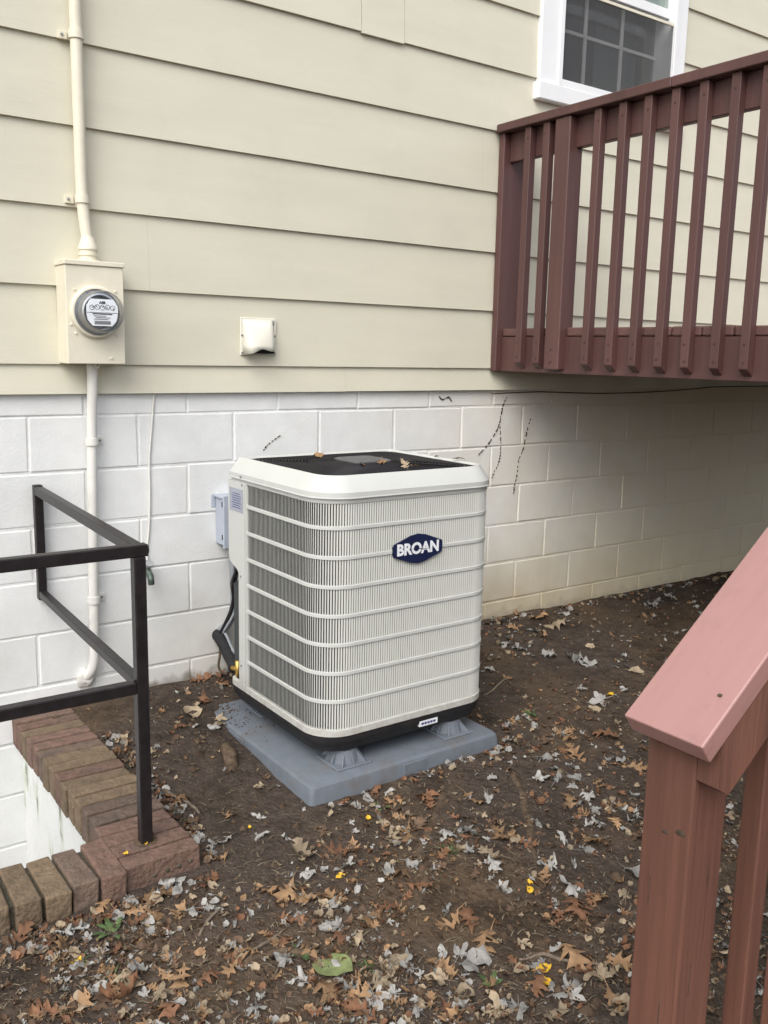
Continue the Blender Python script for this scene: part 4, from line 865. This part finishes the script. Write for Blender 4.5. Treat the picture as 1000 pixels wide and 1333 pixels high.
# leaves one can pick out of the photograph: (u, v, size in px, kind, material)
SPEC = [(160, 1295, 66, 'oak', 'rust'), (236, 1276, 44, 'oak', 'oak'), (372, 1165, 44, 'oak', 'oak'), (348, 1160, 36, 'oak', 'oak'), (395, 1172, 36, 'oak', 'oak'), (425, 1292, 60, 'oak', 'oak'), (462, 1298, 46, 'oak', 'oak'), (470, 1318, 52, 'oak', 'rust'),
        (306, 1252, 28, 'oak', 'rust'), (360, 1273, 22, 'oak', 'oak'), (205, 1168, 46, 'oak', 'oak'), (190, 1155, 34, 'oak', 'straw_leaf'), (225, 1152, 56, 'crumple', 'pale'), (190, 1190, 34, 'maple', 'pale'), (183, 1262, 48, 'maple', 'pale'), (135, 1240, 30, 'crumple', 'pale'), (82, 1215, 40, 'maple', 'pale'), (57, 1215, 24, 'maple', 'pale'), (25, 1222, 44, 'oak', 'rust'),
        (250, 1190, 34, 'crumple', 'pale'), (278, 1185, 40, 'crumple', 'pale'), (265, 1318, 40, 'maple', 'straw_leaf'), (215, 1318, 50, 'oak', 'rust'), (100, 1312, 50, 'oak', 'oak'), (270, 1150, 34, 'oak', 'rust'), (285, 1118, 30, 'oak', 'oak'), (236, 1042, 34, 'oak', 'oak'), (300, 1062, 24, 'oak', 'oak'), (337, 1065, 30, 'crumple', 'pale'), (340, 1090, 36, 'crumple', 'pale'), (372, 1092, 28, 'crumple', 'pale'), (292, 1096, 26, 'small', 'pale'),
        (487, 1032, 30, 'oak', 'rust'), (506, 1034, 26, 'crumple', 'pale'), (513, 1044, 30, 'oak', 'oak'), (464, 1051, 28, 'crumple', 'pale'), (460, 1105, 34, 'oak', 'oak'), (440, 1110, 40, 'oak', 'rust'), (395, 1112, 44, 'oak', 'straw_leaf'), (420, 1135, 36, 'crumple', 'pale'), (450, 1130, 46, 'crumple', 'pale'), (400, 1140, 34, 'maple', 'pale'), (463, 1150, 28, 'oak', 'oak'), (438, 1170, 38, 'oak', 'oak'), (485, 1198, 34, 'oak', 'oak'), (484, 1195, 26, 'crumple', 'pale'), (522, 1188, 26, 'oak', 'oak'),
        (512, 1095, 34, 'oak', 'straw_leaf'), (610, 1085, 40, 'crumple', 'pale'), (585, 1088, 32, 'crumple', 'pale'), (652, 1090, 40, 'oak', 'oak'), (640, 1115, 46, 'oak', 'straw_leaf'), (645, 1128, 40, 'maple', 'pale'), (616, 1042, 36, 'oak', 'oak'), (636, 1042, 30, 'crumple', 'pale'), (556, 1040, 40, 'oak', 'rust'), (560, 1050, 24, 'oak', 'rust'), (625, 968, 34, 'maple', 'pale'), (660, 965, 28, 'maple', 'pale'), (648, 975, 30, 'oak', 'oak'),
        (760, 1095, 52, 'oak', 'oak'), (716, 1127, 44, 'maple', 'pale'), (742, 1045, 36, 'oak', 'oak'), (753, 1048, 38, 'crumple', 'pale'), (704, 1015, 32, 'crumple', 'pale'), (725, 1015, 34, 'crumple', 'pale'), (768, 1075, 26, 'crumple', 'pale'), (733, 1095, 32, 'crumple', 'pale'), (752, 1185, 50, 'oak', 'rust'), (742, 1160, 44, 'maple', 'pale'), (780, 1172, 34, 'oak', 'oak'), (708, 1146, 32, 'oak', 'oak'), (722, 1177, 34, 'crumple', 'pale'),
        (745, 1248, 60, 'oak', 'oak'), (697, 1262, 32, 'maple', 'pale'), (672, 1258, 30, 'oak', 'rust'), (683, 1232, 36, 'maple', 'straw_leaf'), (632, 1232, 48, 'oak', 'oak'), (610, 1200, 44, 'oak', 'rust'), (585, 1205, 40, 'oak', 'oak'), (583, 1185, 40, 'crumple', 'pale'), (600, 1242, 40, 'crumple', 'pale'), (565, 1255, 36, 'oak', 'oak'), (575, 1250, 44, 'crumple', 'pale'), (612, 1262, 34, 'small', 'pale'), (583, 1265, 40, 'oak', 'oak'), (495, 1285, 44, 'maple', 'straw_leaf'), (490, 1305, 50, 'maple', 'pale'), (520, 1256, 36, 'small', 'straw_leaf'),
        (600, 1312, 40, 'crumple', 'pale'), (640, 1318, 60, 'maple', 'straw_leaf'), (675, 1318, 50, 'maple', 'pale'), (588, 1322, 36, 'oak', 'rust'), (745, 1285, 46, 'maple', 'pale'), (750, 1300, 36, 'crumple', 'pale'), (785, 1270, 52, 'maple', 'straw_leaf'), (805, 1255, 44, 'oak', 'oak'), (720, 1322, 50, 'oak', 'straw_leaf'), (800, 1310, 44, 'oak', 'oak'), (710, 990, 36, 'crumple', 'pale'), (745, 1000, 30, 'maple', 'pale'), (750, 985, 38, 'oak', 'oak'), (790, 960, 40, 'oak', 'rust'), (780, 915, 36, 'crumple', 'pale'), (735, 960, 34, 'oak', 'oak'), (765, 1040, 30, 'maple', 'pale'), (825, 1000, 34, 'oak', 'oak'), (805, 990, 30, 'crumple', 'pale'),
        (715, 855, 36, 'crumple', 'pale'), (745, 860, 44, 'crumple', 'pale'), (765, 865, 38, 'crumple', 'pale'), (700, 805, 30, 'oak', 'oak'), (722, 815, 34, 'oak', 'straw_leaf'), (693, 822, 24, 'maple', 'pale'), (655, 840, 28, 'maple', 'pale'), (675, 846, 28, 'crumple', 'pale'), (735, 800, 24, 'crumple', 'pale'), (850, 790, 30, 'maple', 'pale'), (855, 785, 34, 'crumple', 'pale'), (870, 778, 24, 'crumple', 'pale'),
        (290, 890, 24, 'oak', 'rust'), (262, 886, 30, 'oak', 'rust'), (250, 930, 34, 'small', 'straw_leaf'), (280, 950, 30, 'crumple', 'pale'), (265, 915, 26, 'oak', 'rust'), (287, 945, 24, 'maple', 'straw_leaf'), (205, 975, 22, 'crumple', 'pale')]
for u, v, s, kd, m in SPEC:
    p = onG(u, v)
    if blocked(p.x, p.y, 0.005): continue
    put_leaf(kd, m, p, px_size(u, v, s)*(1.10 if kd == 'oak' else 1.0))
for u, v, s in ((100, 1254, 20), (711, 1280, 20), (708, 1262, 24), (690, 1150, 12), (690, 1160, 16), (430, 1262, 5), (795, 905, 14), (325, 1078, 8), (480, 1067, 12), (443, 1142, 14)): put_leaf('small', 'yellow', onG(u, v), px_size(u, v, s), flip=False)
gl = put_leaf('flat', 'green', onG(433, 1263), px_size(433, 1263, 62), 2.0, 'large pale green oval leaf lying on the soil', tilt=0.08, flip=False); gl.scale.x *= 1.15; gl.location.z += 0.008; gl.rotation_euler = (0.12, 0.05, 2.0)
KN = [('oak', 'oak', 0.20), ('oak', 'rust', 0.13), ('crumple', 'pale', 0.21), ('maple', 'pale', 0.09), ('crumple', 'straw_leaf', 0.13), ('oak', 'dkleaf', 0.12), ('small', 'straw_leaf', 0.06), ('small', 'pale', 0.06)]
def pick():
    r = random.random()
    for kd, m, p in KN:
        if r < p: return kd, m
        r -= p
    return KN[0][:2]
def dens(p):
    n_ = noise.noise(Vector((p.x*2.3, p.y*2.3, 9.0)))
    d = 0.34+1.35*n_+0.28*max(0, p.x-1.5)
    if p.x < 1.0: d *= 0.75
    if p.x < 1.45 and p.y > -1.2: d *= 0.55
    if p.y > -0.9 and p.x < 3.0: d *= 0.8
    return d
cand = []
while len(cand) < 950:
    p = scatter_pt(5.2)
    if random.random() > dens(p): continue
    s = random.choice((0.03, 0.035, 0.04, 0.045, 0.055, 0.065, 0.08)); cand.append((s/(p-CAM).length, s, p))
cand.sort(key=lambda c: -c[0])
extra = max(0, 285-NLEAF)
for _, s, p in cand[:extra]:
    kd, m = pick(); put_leaf(kd, m, p, s)
MS = ['oak', 'rust', 'pale', 'straw_leaf', 'dkleaf', 'yellow']; lv_, lf_, lmat = [], [], []
def add_litter(kd, m, p, s, tilt=0.3):
    v, f = random.choice(LV[kd]); Mx = Matrix.Translation(p+Vector((0, 0, 0.004))) @ Matrix.Rotation(random.random()*6.28, 4, 'Z') @ Matrix.Rotation(random.gauss(0, tilt), 4, 'X') @ Matrix.Rotation(random.gauss(0, tilt), 4, 'Y')
    o = len(lv_); zb = sorted(q[2] for q in v)[len(v)//6]
    for x, y, z in v: lv_.append(Mx @ Vector((x*s, y*s, (z-zb)*s)))
    for ff in f: lf_.append(tuple(o+q for q in ff)); lmat.append(MS.index(m))
for _, s, p in cand[extra:]:
    kd, m = pick(); add_litter(kd, m, p, s*0.9)
for _ in range(8500):                                        # crumbs of broken leaf
    p = scatter_pt(5.2)
    if random.random() > dens(p)+0.15: continue
    kd = random.choice(('small', 'crumple', 'crumple', 'small')); m = random.choice(('pale', 'straw_leaf', 'dkleaf', 'dkleaf', 'rust', 'straw_leaf', 'oak')); add_litter(kd, m, p, random.choice((0.008, 0.011, 0.014, 0.018, 0.024, 0.03)), 0.55)
for _ in range(420):                                         # drift against pad, wall and bricks
    c = random.random()
    if c < 0.4: p = Vector((random.uniform(0.985, 1.05), random.uniform(-1.2, -0.3), 0))
    elif c < 0.75: p = Vector((random.uniform(2.6, 5.2), random.uniform(-0.10, -0.03), 0))
    elif c < 0.88: p = Vector((random.uniform(0.4, 0.96), random.uniform(-1.30, -1.235), 0))
    else: p = Vector((random.uniform(1.42, 2.22), random.uniform(-1.14, -1.10), 0))
    p.z = hz(p.x, p.y); add_litter(random.choice(('crumple', 'small')), random.choice(('dkleaf', 'straw_leaf', 'pale', 'rust')), p, random.uniform(0.015, 0.05), 0.5)
for _ in range(1500):                                        # the litter goes on past the frame
    p = Vector((random.uniform(-1.6, 3.0), random.uniform(-4.2, -1.25), 0)); D = p-CAM; d_ = D.dot(_f); u_, v_ = D.dot(_r)/d_*FPX+500 if d_ > 0.1 else -999, D.dot(_d)/d_*FPX+666 if d_ > 0.1 else 9999
    if (-60 < u_ < 1060 and v_ < 1400) or blocked(p.x, p.y, 0.02): continue
    p.z = hz(p.x, p.y); kd, m = pick(); add_litter(kd, m, p, random.choice((0.02, 0.03, 0.045, 0.06, 0.075)))
lt = mesh('leaf_litter', lv_, lf_, [MT[m] for m in MS], None, True)
for p, i in zip(lt.data.polygons, lmat): p.material_index = i
tag(lt, 'scattered small dead leaves and leaf crumbs over the soil', 'litter', kind='stuff')
# leaves on the fan guard, bricks and pad
for u, v, s, kd, m, lab in ((497, 603, 20, 'oak', 'oak', 'tan oak leaf lying on the air conditioner fan guard beside the motor plate'), (526, 606, 24, 'oak', 'straw_leaf', 'straw-coloured leaf on the air conditioner fan guard near the cap edge'), (541, 607, 14, 'oak', 'oak', 'small tan leaf scrap on the fan guard near the cap edge'),
                            (597, 598, 17, 'oak', 'rust', 'orange oak leaf standing on the rear rim of the air conditioner top'), (569, 595, 9, 'small', 'pale', 'tiny pale leaf on the rear rim of the air conditioner top'), (471, 606, 14, 'oak', 'rust', 'small rusty leaf by the fan motor plate'), (414, 594, 20, 'small', 'oak', 'thin curled leaf stalk on the fan guard')):
    p = onZ(u, v, 0.886); o = put_leaf(kd, m, p, s/FPX*(p-CAM).dot(_f), None, lab, tilt=0.25, flip=False)
for u, v, s, lab in ((189, 1099, 7, 'tiny yellow leaf at the foot of the railing post'), (164, 1112, 7, 'tiny yellow leaf on the corner bricks')):
    p = onZ(u, v, -0.099); put_leaf('small', 'yellow', p, s/FPX*(p-CAM).dot(_f)*1.2, None, lab, tilt=0.1, flip=False)
for u, v, s, lab in ((287, 937, 22, 'pale leaf lying over the pad edge'),):
    p = onZ(u, v, -0.095); put_leaf('crumple', 'straw_leaf', p, s/FPX*(p-CAM).dot(_f), None, lab)
# ================================================================== WEEDS
def weed(u, v, n_, h, lab, broad=False):
    h *= 0.7
    p = onG(u, v); vv, ff = [], []
    for _ in range(n_):
        a = random.random()*6.28; L = h*random.uniform(0.6, 1.2); d = Vector((math.cos(a), math.sin(a), 0)); s = Vector((-d.y, d.x, 0)); b = p+d*random.uniform(0, 0.012)
        ws = (0.25, 0.9, 1.0, 0.15) if broad else (1, 0.9, 0.7, 0.1); wd = 0.006 if broad else 0.0014; lean = random.uniform(0.5, 1.0); o = len(vv)
        for t, k in zip((0, 0.35, 0.7, 1.0), ws):
            q = b+d*(L*lean*t)+Vector((0, 0, L*(0.75*t-0.55*t*t)*(1.4-lean*0.5))); vv += [q-s*wd*k, q+s*wd*k]
        ff += [(o+2*i, o+2*i+1, o+2*i+3, o+2*i+2) for i in range(3)]
    return tag(mesh('weed', vv, ff, MT['weed'], None, True, p), lab, 'weed')
weed(148, 1215, 12, 0.075, 'leafy green weed growing in front of the bricks beside pale leaves', True); weed(105, 1250, 12, 0.05, 'small green grass tuft around a yellow leaf')
weed(575, 985, 22, 0.06, 'thin green grass tuft at the pad front edge'); weed(640, 1285, 5, 0.07, 'few broad green blades in the open soil', True)
weed(585, 1110, 24, 0.06, 'sparse green grass tuft between the two exposed roots'); weed(390, 1245, 10, 0.05, 'small weed beside the pale surface root', True); weed(497, 1052, 4, 0.05, 'tiny green sprout before the pad corner', True)
weed(690, 930, 16, 0.05, 'green sprouts among leaves right of the pad', True); weed(480, 1262, 18, 0.05, 'grass sprigs next to the large green leaf'); weed(145, 1275, 14, 0.06, 'wispy grass by the rust oak leaf')
print('leaves', NLEAF, 'objects', len(bpy.data.objects))
